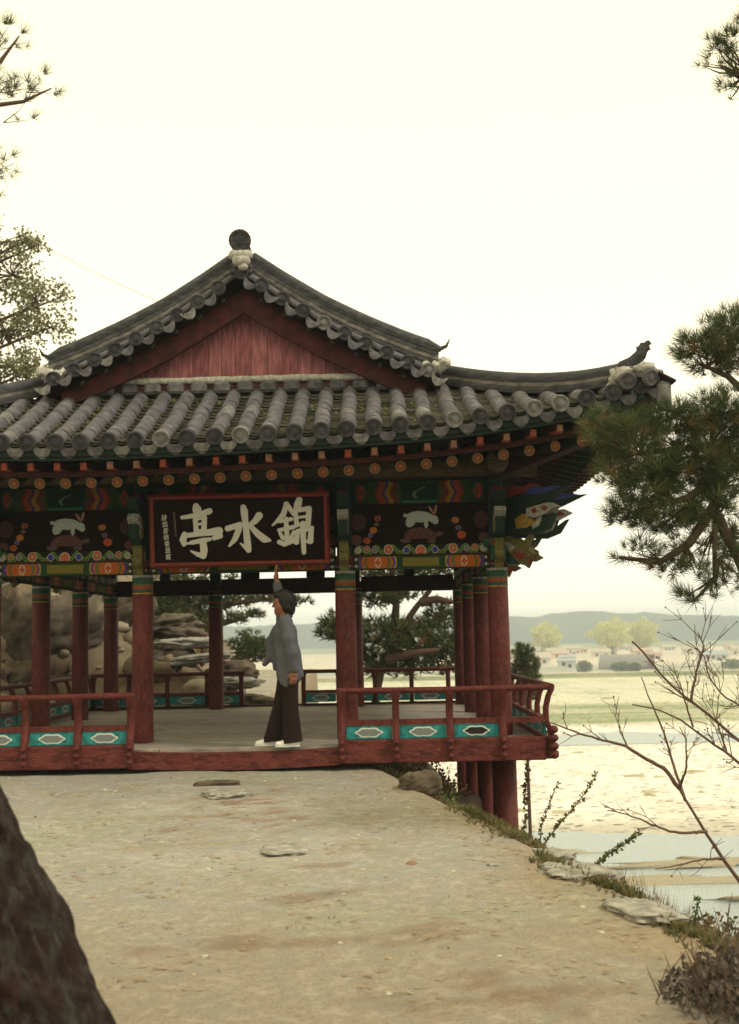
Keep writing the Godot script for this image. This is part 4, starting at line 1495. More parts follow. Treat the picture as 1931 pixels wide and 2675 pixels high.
func build_verge(pv: Node3D, gr: Node3D):
	var cm := convex_mesh(0.078, 0.26)
	var ed := end_disc_mesh(0.086)
	var dm := drip_mesh(0.20, 0.05, 0.085)
	for sd in [-1.0, 1.0]:
		var d := 0.0 if sd > 0 else 0.26
		while d < 2.3:
			var y := main_y(d)
			var slope: float = atan2(main_y(d + 0.1) - main_y(maxf(d - 0.1, 0.0)), 0.2 if d > 0.1 else 0.1) * sd
			if d < 0.05:
				slope = 0.0
			var B := Basis(Vector3.BACK, slope)
			var p := Vector3(XC + sd * d, y + 0.0, -13.44 + rng.randf_range(-0.012, 0.012))
			var tl := Basis(Vector3.RIGHT, rng.randf_range(0.08, 0.22)) * B
			put("verge_end_tile", ed, M.tile_end[rng.randi() % 2] if rng.randf() < 0.62 else M.tile_light, gr, Transform3D(tl, p + Vector3(0, 0.0, 0.02)))
			put("verge_convex_tile", cm, tile_mat(), gr, Transform3D(B, p))
			var dd := d + 0.13
			var s2: float = atan2(main_y(dd + 0.1) - main_y(dd - 0.1), 0.2) * sd
			put("verge_drip_tile", dm, M.tile[rng.randi() % 4] if rng.randf() < 0.6 else M.tile_light, gr, Transform3D(Basis(Vector3.RIGHT, -0.12) * Basis(Vector3.BACK, s2), Vector3(XC + sd * dd, main_y(dd) - 0.005, -13.43)))
			d += 0.235
	# barge boards
	for sd in [-1.0, 1.0]:
		var top := []
		var low := []
		for i in 13:
			var d := 2.1 * i / 12.0
			top.append(Vector2(XC + sd * d, main_y(d) - 0.06))
			low.append(Vector2(XC + sd * d, main_y(d) - 0.06 - lerpf(0.36, 0.26, i / 12.0)))
		low.reverse()
		var s := st(true)
		prism(s, PackedVector2Array(top + low), 0.06)
		put("barge_board", fin(s), M.barge, gr, Transform3D(Basis(), Vector3(0, 0, -13.66 - 0.002 * sd)))
		for i in 7:
			var d := 0.2 + 0.27 * i
			var c := st()
			tube(c, [Vector3(XC + sd * d, main_y(d) - 0.17, -13.63), Vector3(XC + sd * (d + 0.01), main_y(d) - 0.14, -13.54), Vector3(XC + sd * (d + 0.03), main_y(d) - 0.19, -13.52)], [0.012, 0.016, 0.02], 6)
			put("iron_hook", fin(c), M.iron, gr)
	# gable planks, each its own board
	var x := XC - 1.9
	var k := 0
	while x < XC + 1.9:
		var w := rng.randf_range(0.15, 0.21)
		var x1 := minf(x + w, XC + 1.9)
		var p := PackedVector2Array([Vector2(x + 0.0025, 4.40), Vector2(x1 - 0.0025, 4.40), Vector2(x1 - 0.0025, main_y(absf(x1 - XC)) - 0.16), Vector2(x + 0.0025, main_y(absf(x - XC)) - 0.16)])
		if p[2].y > 4.43 and p[3].y > 4.43:
			var s := st(true)
			prism(s, p, 0.03)
			put("gable_plank", fin(s), M.plank[k % 3], gr, Transform3D(Basis(), Vector3(0, 0, -13.87 + rng.randf_range(-0.004, 0.004))))
		x = x1
		k += 1
	put("gable_backing", box_mesh(Vector3(3.6, 0.5, 0.04), 0.01), M.dark_wood, gr, Transform3D(Basis(), Vector3(XC, 4.6, -13.95)))
	var bk := st(true)
	prism(bk, PackedVector2Array([Vector2(XC - 2.0, 4.42), Vector2(XC + 2.0, 4.42), Vector2(XC + 0.9, main_y(0.9) - 0.2), Vector2(XC, 5.45), Vector2(XC - 0.9, main_y(0.9) - 0.2)]), 0.05)
	put("gable_backing", fin(bk), M.dark_wood, gr, Transform3D(Basis(), Vector3(0, 0, 2.0 * ZC + 14.05)))
	# white mortar line and a course of tile ends at the gable foot
	var s := st()
	var pts := []
	var rad := []
	for i in 30:
		pts.append(Vector3(lerpf(XC - 1.72, XC + 1.72, i / 29.0), 4.51 + rng.randf_range(-0.006, 0.006), -13.79))
		rad.append(0.042 + rng.randf_range(-0.004, 0.006))
	tube(s, pts, rad, 7)
	put("mortar_line", fin(s), M.mortar, pv)
	for i in 15:
		put("foot_tile", box_mesh(Vector3(0.19, 0.13, 0.10), 0.03), M.tile[[0, 4, 2, 4, 1, 4][rng.randi() % 6]], pv, Transform3D(Basis(), Vector3(XC + (i - 7) * 0.269, 4.41, -13.76)))


func build_ridges(pv: Node3D):
	# main ridge, running back
	var rd := node("main_ridge", pv)
	for k in 4:
		var s := st(true)
		sweep(s, [Vector3(XC, 5.70 + 0.065 * k, -13.42 - 0.02 * k), Vector3(XC, 5.66 + 0.065 * k, -16.4), Vector3(XC, 5.70 + 0.065 * k, -19.4)], 0.24 - 0.012 * k, 0.05)
		put("ridge_course", fin(s), M.ridge[k % 3], rd)
	var s2 := st()
	tube(s2, [Vector3(XC, 5.985, -13.36), Vector3(XC, 5.945, -16.4), Vector3(XC, 5.985, -19.4)], [0.105, 0.105, 0.105], 12)
	put("ridge_cap", fin(s2), M.ridge[0], rd)
	put("ridge_end_tile", end_disc_mesh(0.128), M.ridge[2], rd, Transform3D(Basis(Vector3.RIGHT, 0.1), Vector3(XC, 6.02, -13.33)))
	for l in [[Vector3(0, 5.865, -13.38), Vector3(0.135, 0.075, 0.07)], [Vector3(0.01, 5.80, -13.37), Vector3(0.10, 0.075, 0.07)], [Vector3(0.03, 5.725, -13.37), Vector3(0.06, 0.05, 0.05)]]:
		var s := st()
		lump(s, l[0] + Vector3(XC, 0, 0), l[1], 0.13, int(l[0].x * 100), 12, 8)
		put("mortar_lump", fin(s), M.mortar, rd)
	# descending ridges down the verges and hip ridges out to the corners
	for sd in [-1.0, 1.0]:
		var vr := node("verge_ridge", pv)
		for k in 5:
			var pts := []
			for i in 16:
				var d := lerpf(0.10, 2.24, i / 15.0)
				var flare := 0.05 * pow(i / 15.0, 3.0)
				pts.append(Vector3(XC + sd * d, main_y(d) + 0.065 + 0.052 * k + flare, -13.72 + 0.012 * k))
			var s := st(true)
			sweep(s, pts, 0.26 - 0.016 * k, 0.044, Vector3(0, 0, 1))
			put("ridge_course", fin(s), M.ridge[[2, 0, 1, 0, 2][k]], vr)
		var cp := []
		var cr := []
		for i in 14:
			var d := lerpf(0.10, 2.28, i / 13.0)
			cp.append(Vector3(XC + sd * d, main_y(d) + 0.32 + 0.05 * pow(i / 13.0, 3.0), -13.70))
			cr.append(0.072)
		cr[-1] = 0.03
		var s := st()
		tube(s, cp, cr, 10)
		put("ridge_cap", fin(s), M.ridge[0], vr)
		var e: Vector3 = cp[-1]
		s = st()
		tube(s, [e + Vector3(-sd * 0.04, 0, 0), e + Vector3(sd * 0.06, 0.04, 0), e + Vector3(sd * 0.10, 0.12, 0)], [0.03, 0.02, 0.006], 6)
		put("ridge_tip", fin(s), M.ridge[2], vr)
		for q in [[2.10, -0.01, 0.10], [2.22, 0.05, 0.09], [2.30, 0.13, 0.08]]:
			s = st()
			lump(s, Vector3(XC + sd * q[0], main_y(q[0]) + 0.05 + q[1], -13.55), Vector3(q[2], q[2] * 0.75, 0.08), 0.35, int(q[0] * 50 + sd), 12, 8)
			put("mortar_lump", fin(s), M.mortar, vr)
		for bk in [0, 1]:
			var hr := node("hip_ridge", pv)
			var hip := func(t: float, up: float) -> Vector3:
				var p := front_surf(XC + sd * (4.3 - 2.1 * t), t)
				if bk == 1:
					p.z = 2.0 * ZC - p.z
				return p + Vector3.UP * up
			for k in 4:
				var pts := []
				for i in 15:
					var t := lerpf(0.97, 0.115 - 0.008 * k, i / 14.0)
					pts.append(hip.call(t, 0.055 + 0.036 * k + 0.02 * pow(i / 14.0, 6.0)))
				s = st(true)
				sweep(s, pts, 0.27 - 0.016 * k, 0.040)
				put("ridge_course", fin(s), M.ridge[[2, 0, 1, 2, 1, 0][k]], hr)
			cp = []
			cr = []
			for i in 14:
				var t := lerpf(0.97, 0.075, i / 13.0)
				cp.append(hip.call(t, 0.205 + 0.03 * pow(i / 13.0, 6.0)))
				cr.append(0.072)
			s = st()
			tube(s, cp, cr, 10)
			put("ridge_cap", fin(s), M.ridge[0], hr)
			if bk == 1:
				continue
			# upturned horn tile, white mortar round it, corner tiles below
			e = cp[-1]
			s = st()
			tube(s, [e + Vector3(-sd * 0.12, -0.02, 0), e + Vector3(sd * 0.0, 0.03, 0.02), e + Vector3(sd * 0.07, 0.11, 0.05), e + Vector3(sd * 0.11, 0.20, 0.06), e + Vector3(sd * 0.155, 0.215, 0.06)], [0.075, 0.075, 0.06, 0.05, 0.02], 8)
			for q in [[0.06, 0.17], [0.15, 0.225], [0.14, 0.17]]:
				lump(s, e + Vector3(sd * q[0], q[1], 0.06), Vector3(0.03, 0.03, 0.03), 0.3, 5, 6, 5)
			put("horn_tile", fin(s), M.ridge[2], hr)
			for q in [[0.10, 0.14, 0.16, 0.075], [0.03, 0.16, 0.11, 0.06], [0.14, 0.12, 0.10, 0.10], [0.16, 0.02, 0.09, 0.07]]:
				s = st()
				lump(s, hip.call(q[0], q[1]) + Vector3(-sd * 0.02, 0, 0.11), Vector3(q[2], q[3], 0.09), 0.35, int(q[0] * 90), 12, 8)
				put("mortar_lump", fin(s), M.mortar, hr)
			var tip := front_surf(XC + sd * 4.3, 0.0)
			var cm := convex_mesh(0.085, 0.36)
			for q in [[-0.27, 0.03, 0.03, 0.0], [-0.06, 0.05, 0.07, 0.55], [0.05, 0.07, -0.05, 1.2]]:
				var B := Basis(Vector3.UP, sd * q[3]) * Basis(Vector3.RIGHT, 0.3)
				put("corner_tile", cm, M.tile[2], hr, Transform3D(B, tip + Vector3(sd * q[0], q[1], q[2])))
				put("corner_end_tile", end_disc_mesh(0.088), M.tile[0] if q[3] < 1.0 else M.tile_light, hr, Transform3D(B, tip + Vector3(sd * q[0], q[1] + 0.01, q[2]) + B.z * 0.03))
			s = st()
			lathe(s, [Vector2(0, -0.19), Vector2(0.06, -0.175), Vector2(0.075, -0.10), Vector2(0.075, 0.08), Vector2(0.05, 0.11), Vector2(0, 0.115)], 12, Transform3D(Basis(), tip + Vector3(sd * 0.10, -0.09, 0.0)), true)
			put("hip_end_tile", fin(s), M.tile_light, hr)
			put("hip_hood", box_mesh(Vector3(0.20, 0.03, 0.18), 0.01), M.red_dull, hr, Transform3D(Basis(Vector3.BACK, -sd * 0.5), tip + Vector3(sd * 0.12, 0.06, 0)))


func build_rafters(pv: Node3D):
	# round rafters with a painted flower on the end, square flying rafters above them
	var face := st(true)
	var R := [0.0, 0.018, 0.044, 0.058]
	var N := 16
	for i in 3:
		for j in N:
			var a := TAU * j / N
			var b := TAU * (j + 1) / N
			var c := Color(0.22, 0.11, 0.03) if i == 0 else (Color(0.18, 0.04, 0.013) if (j / 2) % 2 == 0 else Color(0.17, 0.03, 0.011)) if i == 1 else Color(0.12, 0.10, 0.04)
			face.set_color(c)
			tri(face, Vector3(cos(a) * R[i], sin(a) * R[i], 0), Vector3(cos(a) * R[i + 1], sin(a) * R[i + 1], 0), Vector3(cos(b) * R[i + 1], sin(b) * R[i + 1], 0), Vector3(0, 0, -1))
			if i > 0:
				tri(face, Vector3(cos(a) * R[i], sin(a) * R[i], 0), Vector3(cos(b) * R[i + 1], sin(b) * R[i + 1], 0), Vector3(cos(b) * R[i], sin(b) * R[i], 0), Vector3(0, 0, -1))
	var facem := fin(face)
	var rs := st()
	tube(rs, [Vector3(0, 0, 0), Vector3(0, 0, -1.0)], [0.058, 0.062], 10)
	var rm := fin(rs)
	var bandr := st()
	tube(bandr, [Vector3(0, 0, -0.02), Vector3(0, 0, -0.16)], [0.0605, 0.0605], 10, false)
	var bandm := fin(bandr)
	var fr := box_mesh(Vector3(0.075, 0.085, 1.0), 0.006)
	var fe := box_mesh(Vector3(0.062, 0.075, 0.02), 0.004)
	for sdir in 3:     # front, right, left
		for i in range(-16, 16):
			var u := (i + 0.5) * 0.269
			if sdir > 0 and i == -16 or sdir == 0 and absf(u) > 4.1:
				continue
			var e: Vector3
			var fpos: Vector3
			var a: Vector3
			if sdir == 0:
				var p := front_surf(XC + u, 0.0)
				e = p + Vector3(0, -0.345, -0.42)
				fpos = p + Vector3(0, -0.215, -0.09)
				a = Vector3(clampf(e.x, -4.30 - (absf(e.x + 4.30) * 0.12), 1.37 + absf(e.x - 1.37) * 0.12), 3.62, -13.75)
				if e.x > -4.3 and e.x < 1.37:
					a.x = e.x
			else:
				var sd := 1.0 if sdir == 1 else -1.0
				var p := side_surf(sd, ZC + u, 0.0)
				e = p + Vector3(-sd * 0.42, -0.345, 0)
				fpos = p + Vector3(-sd * 0.09, -0.215, 0)
				a = Vector3(XC + sd * 2.5, 3.68, clampf(e.z, -19.5, -13.4))
			var d := e - a
			var z := d.normalized()
			var B := tile_basis(z, Vector3(z.z, 0, -z.x))
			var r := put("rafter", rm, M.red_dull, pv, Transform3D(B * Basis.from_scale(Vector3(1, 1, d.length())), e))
			if sdir == 0 or i > 4:
				put("painted_ring", bandm, M.dgreen, r)
				put("flower_end", facem, M.paint_vertex, r, Transform3D(Basis(), Vector3(0, 0, 0.004 / d.length())))
			z = Vector3(d.x, d.y * 0.35, d.z).normalized()
			B = tile_basis(z, Vector3(z.z, 0, -z.x))
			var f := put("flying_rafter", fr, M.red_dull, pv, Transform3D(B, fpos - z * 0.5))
			var g := put("painted_end", fe, M.peach if rng.randf() < 0.7 else M.orange, f, Transform3D(Basis(), Vector3(0, 0, 0.508)))
			if sdir == 0:
				put("painted_tip", box_mesh(Vector3(0.079, 0.02, 0.16), 0.003), M.orange, f, Transform3D(Basis(), Vector3(0, -0.036, 0.42)))
	# eave boards along the curve: one over the round rafters, one under the tiles
	for sdir in 3:
		for lay in 2:
			var pts := []
			for i in 25:
				var w := i / 24.0 * 2.0 - 1.0
				var p: Vector3
				if sdir == 0:
					p = front_surf(XC + w * 4.27, 0.0) + (Vector3(0, -0.262, -0.36) if lay == 0 else Vector3(0, -0.10, -0.05))
				else:
					var sd := 1.0 if sdir == 1 else -1.0
					p = side_surf(sd, ZC + w * 4.36, 0.0) + (Vector3(-sd * 0.36, -0.264, 0) if lay == 0 else Vector3(-sd * 0.05, -0.102, 0))
				pts.append(p)
			var s := st(true)
			sweep(s, pts, 0.05, 0.05 if lay == 0 else 0.13)
			put("eave_board", fin(s), M.barge if lay == 0 else M.dgreen, pv)
	# hip rafters at the two front corners
	for sd in [-1.0, 1.0]:
		var x: float = 1.35 if sd > 0 else -4.28
		var tip := front_surf(XC + sd * 4.3, 0.0)
		var pts := [Vector3(x - sd * 0.3, 3.36, -13.7), Vector3(x, 3.30, -13.4), tip + Vector3(-sd * 0.35, -0.32, -0.35), tip + Vector3(-sd * 0.04, -0.16, -0.04)]
		var s := st(true)
		sweep(s, pts, 0.16, 0.20)
		var h := put("hip_rafter", fin(s), M.red_dull, pv)
		for e in [-1.0, 1.0]:
			s = st(true)
			var side: Vector3 = Vector3(0.7, 0, -0.7 * sd).normalized() * 0.083 * e
			sweep(s, [tip + Vector3(-sd * 0.5, -0.45, -0.5) + side, tip + Vector3(-sd * 0.05, -0.25, -0.05) + side], 0.012, 0.03)
			put("green_edge", fin(s), M.green, h)
			s = st(true)
			sweep(s, [tip + Vector3(-sd * 0.55, -0.31, -0.55) + side, tip + Vector3(-sd * 0.05, -0.115, -0.05) + side], 0.012, 0.03)
			put("green_edge", fin(s), M.green, h)
			put("blue_mark", box_mesh(Vector3(0.05, 0.05, 0.03), 0.004), M.blue, h, Transform3D(Basis(Vector3.UP, sd * PI / 4), tip + Vector3(-sd * 0.2, -0.24, -0.2) + side))


# ------------------------------------------------------------------ signboard
func stamp(im: Image, pts: Array, col: Color, ox: float, oy: float, k: float, fat := 1.0):
	# brush stroke through [x, y, width] points
	for i in pts.size() - 1:
		var a: Array = pts[i]
		var b: Array = pts[i + 1]
		var l := Vector2(b[0] - a[0], b[1] - a[1]).length() * k
		var n := maxi(2, int(l / 1.5))
		for j in n + 1:
			var t := float(j) / n
			var x: float = (lerpf(a[0], b[0], t) - ox) * k
			var y: float = (lerpf(a[1], b[1], t) - oy) * k
			var r: float = lerpf(a[2], b[2], t) * k * 0.5 * fat
			for yy in range(int(y - r), int(y + r) + 1):
				for xx in range(int(x - r), int(x + r) + 1):
					if xx >= 0 and yy >= 0 and xx < im.get_width() and yy < im.get_height() and (xx - x) * (xx - x) + (yy - y) * (yy - y) <= r * r:
						im.set_pixel(xx, yy, col)


func build_signboard():
	var t := thing("signboard", Vector3(-1.47, 2.69, -13.06), "black signboard with three large white characters in an orange-red frame", "signboard")
	t.rotation.x = 0.16
	var im := Image.create(1024, 392, false, Image.FORMAT_RGB8)
	im.fill(lin(0.010, 0.005, 0.0045))
	var ink := lin(0.46, 0.45, 0.38)
	var K := 1024.0 / 1210.0
	var gold := [ # the metal-and-silk character at the right end
		[[1238, 298, 26], [1215, 370, 30], [1180, 410, 24], [1135, 450, 10]], [[1236, 300, 30], [1262, 335, 26], [1282, 372, 18]],
		[[1188, 424, 18], [1268, 408, 22]], [[1180, 486, 20], [1282, 466, 24]], [[1232, 405, 24], [1236, 570, 28]],
		[[1186, 505, 18], [1206, 545, 22]], [[1284, 500, 18], [1262, 545, 20]], [[1180, 572, 26], [1215, 588, 26], [1295, 556, 30]],
		[[1328, 272, 34], [1316, 310, 42], [1304, 345, 26]], [[1298, 345, 24], [1306, 452, 26]], [[1300, 348, 24], [1396, 334, 28]], [[1396, 336, 30], [1386, 446, 30]],
		[[1310, 398, 14], [1385, 390, 16]], [[1305, 452, 18], [1388, 440, 20]], [[1310, 500, 26], [1300, 575, 30]], [[1310, 496, 24], [1412, 476, 26]], [[1408, 478, 28], [1400, 570, 32], [1372, 572, 14]],
		[[1350, 445, 34], [1350, 540, 30], [1352, 650, 24], [1350, 662, 8]]]
	var water := [[[932, 315, 30], [938, 345, 40], [944, 430, 32], [955, 570, 38], [962, 625, 30], [905, 575, 8]],
		[[818, 466, 32], [905, 440, 30], [890, 490, 34], [866, 545, 30], [826, 592, 12]],
		[[1042, 378, 40], [1015, 415, 34], [970, 448, 20]], [[968, 440, 22], [1030, 510, 36], [1075, 548, 40], [1115, 558, 14]]]
	var hall := [[[598, 298, 30], [604, 325, 48], [604, 350, 34]], [[498, 380, 20], [590, 368, 28], [640, 356, 30], [692, 338, 34]],
		[[590, 392, 26], [596, 485, 28]], [[656, 385, 28], [648, 485, 30]], [[590, 432, 14], [652, 426, 16]], [[590, 396, 14], [654, 388, 16]], [[596, 480, 18], [650, 476, 18]],
		[[512, 500, 28], [500, 540, 38], [505, 575, 22]], [[510, 512, 26], [620, 500, 28], [755, 482, 44]], [[752, 486, 40], [765, 520, 26], [720, 532, 26]],
		[[560, 562, 24], [640, 548, 28], [690, 540, 20]], [[640, 555, 36], [646, 620, 40], [640, 660, 34], [600, 648, 24], [552, 622, 8]], [[505, 570, 18], [590, 560, 8]]]
	for ch in [gold, water, hall]:
		for stroke in ch:
			stamp(im, stroke, ink, 295.0, 245.0, K, 1.32)
	# the small faded column of writing at the left end: brush marks too worn to read
	var r2 := RandomNumberGenerator.new()
	r2.seed = 5
	for q in [[348, 355, 42, 6], [420, 325, 18, 9]]:
		for g in (7 if q[3] == 6 else 9):
			var cx: float = q[0] + 22.0 + g * (4.0 if q[3] == 6 else 1.0)
			var cy: float = q[1] + 25.0 + g * (47.0 if q[3] == 6 else 20.0)
			var h: float = q[2] * 0.5
			var pale := ink if q[3] == 6 else lin(0.16, 0.15, 0.12)
			for k in 4:
				var y0: float = cy + (k - 1.5) * h * 0.5
				stamp(im, [[cx - h * r2.randf_range(0.4, 0.9), y0, h * 0.22], [cx + h * r2.randf_range(0.4, 0.9), y0 - h * 0.1, h * 0.22]], pale, 295.0, 245.0, K)
			for k in 2:
				var x0: float = cx + (k - 0.5) * h * r2.randf_range(0.3, 1.2)
				stamp(im, [[x0, cy - h * 0.9, h * 0.22], [x0 + r2.randf_range(-0.3, 0.3) * h, cy + h * 0.9, h * 0.2]], pale, 295.0, 245.0, K)
	var m := StandardMaterial3D.new()
	m.albedo_texture = ImageTexture.create_from_image(im)
	m.roughness = 0.85
	m.metallic_specular = 0.08
	put("board", uvbox(Vector3(1.86, 0.70, 0.04)), m, t)
	for y in [-0.373, 0.373]:
		put("frame", box_mesh(Vector3(1.96, 0.04, 0.07), 0.008), M.frame if y < 0.0 else M.scarlet, t, Transform3D(Basis(Vector3.RIGHT, 0.5 * signf(y)), Vector3(0, y, 0.02)))
	for x in [-0.953, 0.953]:
		put("frame", box_mesh(Vector3(0.04, 0.70, 0.07), 0.008), M.frame if x < 0.0 else M.scarlet, t, Transform3D(Basis(Vector3.UP, -0.5 * signf(x)), Vector3(x, 0, 0.02)))
	for x in [-0.7, 0.7]:
		put("hanger", box_mesh(Vector3(0.04, 0.04, 0.28), 0.006), M.iron, t, Transform3D(Basis(), Vector3(x, 0.30, -0.16)))


# ------------------------------------------------------------------ rocks
func boulder(r: Vector3, rough: float, seed_: int, p := 3.5, nu := 44, nv := 28) -> ArrayMesh:
	var n := FastNoiseLite.new()
	n.seed = seed_
	n.frequency = 1.1
	n.fractal_octaves = 4
	var s := st()
	var G := []
	for i in nv + 1:
		var row := []
		var v := PI * i / nv
		for j in nu:
			var u := TAU * j / nu
			var d := Vector3(sin(v) * cos(u), cos(v), sin(v) * sin(u))
			var k := 1.0 / pow(pow(absf(d.x), p) + pow(absf(d.y), p) + pow(absf(d.z), p), 1.0 / p)
			k *= 1.0 + rough * 2.0 * n.get_noise_3dv(d * 1.3) + rough * 0.7 * n.get_noise_3dv(d * 5.0) - 0.10 * smoothstep(0.10, 0.0, absf(n.get_noise_3dv(d * 2.3 + Vector3(7, 1, 3))))
			row.append(d * r * k)
		G.append(row)
	for i in nv:
		for j in nu:
			var k := (j + 1) % nu
			if i > 0:
				tri(s, G[i][j], G[i][k], G[i + 1][k], Vector3.ZERO)
			if i < nv - 1:
				tri(s, G[i][j], G[i + 1][k], G[i + 1][j], Vector3.ZERO)
	return fin(s)


func rock(called: String, x: float, z: float, r: Vector3, sink: float, m: int, seed_: int, turn: float, tilt: float, label: String, group := "", y := -99.0):
	var gy := ground_y(x, z) if y < -90.0 else y
	var o := put(called, boulder(r, 0.07 if called == "stone_slab" else 0.16, seed_), M.stone[m], self, Transform3D(Basis(Vector3.UP, turn) * Basis(Vector3.BACK, tilt), Vector3(x, gy + r.y * (1.0 - sink * 2.0), z)))
	tag(o, label, "rock", group)


func build_rocks():
	var P := "stones set in the path"
	rock("stone_slab", -1.52, -11.45, Vector3(0.21, 0.035, 0.07), 0.35, 1, 61, 0.1, 0.0, "thin brown stone slab before the pavilion, behind the paler slab", P)
	rock("stone_slab", -1.36, -10.85, Vector3(0.20, 0.035, 0.27), 0.42, 2, 62, 0.3, 0.0, "pale flat stone slab before the pavilion, in front of the thin brown one", P)
	rock("stone_slab", -0.65, -8.3, Vector3(0.15, 0.02, 0.20), 0.45, 2, 63, 0.1, 0.0, "white flat stone sunk in the middle of the path", P)
	rock("stone", 0.68, -7.6, Vector3(0.035, 0.012, 0.03), 0.4, 2, 64, 0.1, 0.0, "small white stone lying on bare earth near the flat edge rocks", P)
	var E := "flat rocks along the path's edge"
	rock("edge_rock", 1.16, -7.35, Vector3(0.21, 0.05, 0.22), 0.40, 2, 65, 0.35, -0.05, "broad white flat rock at the path's edge below the leafy stalks", E)
	rock("edge_rock", 1.33, -6.35, Vector3(0.13, 0.04, 0.24), 0.42, 2, 66, 0.35, -0.05, "pale flat rock at the path's edge, nearest the camera", E)
	rock("edge_rock", 1.12, -8.35, Vector3(0.17, 0.04, 0.13), 0.40, 2, 67, 0.1, -0.05, "pale flat rock at the edge, between the corner post and the broad white rock", E)
	var S := "stones beside the pavilion posts"
	rock("edge_rock", 0.38, -12.2, Vector3(0.16, 0.05, 0.16), 0.3, 2, 68, 0.0, 0.0, "flat pale stone under the floor's edge, behind the square block", S)
	rock("edge_rock", 0.36, -11.0, Vector3(0.17, 0.11, 0.16), 0.2, 1, 69, 0.2, 0.05, "square brown stone block at the path's edge before the posts", S)
	rock("edge_rock", 0.85, -13.2, Vector3(0.20, 0.12, 0.16), 0.2, 1, 70, 0.5, 0.05, "brown stone lying in weeds right behind the square block", S)
	# the rocky hill behind to the left: steps and boulders
	var H := "rocks of the hill behind the pavilion"
	var L := [
		[-3.45, -22.6, 0.62, 0.10, 0.45, 1.44, 2, "long pale rock step, uppermost of the flight behind the pavilion"],
		[-3.25, -22.2, 0.58, 0.09, 0.45, 1.16, 2, "pale rock step below the uppermost one behind the back column"],
		[-2.62, -22.1, 0.50, 0.09, 0.40, 0.72, 2, "pale rock step just right of the back column"],
		[-2.32, -21.6, 0.55, 0.10, 0.40, 0.42, 0, "rounded pale rock step, lowest of the flight by the floor's edge"],
		[-3.9, -22.6, 0.52, 0.36, 0.5, 1.0, 0, "large grey boulder left of the rock steps behind the rail"],
		[-4.25, -24.0, 0.70, 0.20, 0.6, 1.78, 0, "pale ledge of rock above the steps, under the pine"],
		[-3.75, -23.6, 0.45, 0.16, 0.4, 1.58, 0, "small layered rock above the steps, right of the ledge"],
		[-2.75, -23.4, 0.42, 0.26, 0.4, 0.80, 1, "brown rock behind the flight of steps, under the round bush"],
		[-3.05, -21.3, 0.34, 0.22, 0.3, 0.30, 1, "brown rock at the foot of the steps, seen under the back rail"],
		[-5.9, -22.5, 0.9, 0.7, 0.7, 1.6, 0, "big weathered boulder seen between the left side columns"],
		[-7.0, -21.5, 1.0, 0.9, 0.7, 1.5, 0, "huge tan boulder seen in the leftmost opening"],
		[-4.9, -23.2, 0.6, 0.5, 0.5, 2.0, 1, "tan boulder high on the hill, left of the front column"],
		[-6.3, -20.6, 0.7, 0.35, 0.6, 0.75, 1, "brown boulder low on the hill behind the side rail"]]
	var k := 0
	for q in L:
		rock("boulder", q[0], q[1], Vector3(q[2], q[3], q[4]), 0.3, q[6], 80 + k, 0.3 * sin(k * 2.3), 0.12 * sin(k * 1.7), q[7], H, q[5] - q[3] * 0.3)
		k += 1
	# loose stones over the bank: too many to count
	var pl := []
	var co := []
	for i in 900:
		var x := -rng.randf_range(1.6, 9.5)
		var z := -rng.randf_range(14.0, 27.0)
		var y := ground_y(x, z)
		if y < 0.38:
			continue
		var h := 0.04 + 0.22 * pow(rng.randf(), 3.0)
		pl.append(Transform3D(Basis(rdir(), rng.randf() * TAU) * Basis.from_scale(Vector3(h * 1.5, h * 0.8, h)), Vector3(x, y, z)))
		co.append(Color(0.11, 0.075, 0.05).lerp(Color(0.30, 0.25, 0.18), rng.randf()))
	tag(scatter("rubble", boulder(Vector3.ONE, 0.2, 131, 3.0, 9, 6), M.paint_vertex, pl, co, self), "loose brown stones strewn over the bank behind the pavilion", "rubble", "", "stuff")


# ------------------------------------------------------------------ trees
func tuft_mesh(n: int, length: float, width: float, lo: float, hi: float) -> ArrayMesh:
	# a brush of needles round the y axis
	var s := st(true)
	for i in n:
		var a := TAU * i / n * 3.7
		var t := lerpf(lo, hi, fposmod(i * 0.618, 1.0))
		var d := Vector3(sin(t) * cos(a), cos(t), sin(t) * sin(a))
		var w := d.cross(Vector3(cos(a * 1.3), 0.3, sin(a * 0.7))).normalized() * width
		var b := d * 0.01 + Vector3.UP * (0.02 * fposmod(i * 0.37, 1.0))
		s.add_vertex(b - w); s.add_vertex(b + w); s.add_vertex(b + d * length * (0.75 + 0.25 * fposmod(i * 0.71, 1.0)) + Vector3.UP * length * 0.1)
	return fin(s)


var tuft_near: ArrayMesh
var tuft_far: ArrayMesh


func pine_clump(pl: Array, co: Array, tw: SurfaceTool, c: Vector3, r: Vector3, n: int, anchor: Vector3, k := 1.0, twigs := 5, twr := 0.006, base := Color(0.05, 0.07, 0.028)):
	for i in n:
		var d := rdir()
		var rr := pow(rng.randf(), 0.45)
		var p := c + d * r * rr
		var dir := (d * Vector3(1, 0.5, 1) + Vector3(0, 0.75, 0) + rdir() * 0.4).normalized()
		pl.append(Transform3D(facing(dir, rng.randf() * TAU).scaled(Vector3.ONE * k * rng.randf_range(0.75, 1.25)), p))
		var q := rng.randf()
		var col := base.lerp(Color(0.115, 0.135, 0.045), q * q)
		if rng.randf() < 0.07:
			col = Color(0.16, 0.10, 0.04)
		co.append(col)
		if i < twigs:
			var mid := anchor.lerp(p, 0.55) + rdir() * 0.12 * (p - anchor).length() * 0.5
			tube(tw, [anchor, mid, p], [twr * 2.0, twr * 1.4, twr * 0.7], 5)


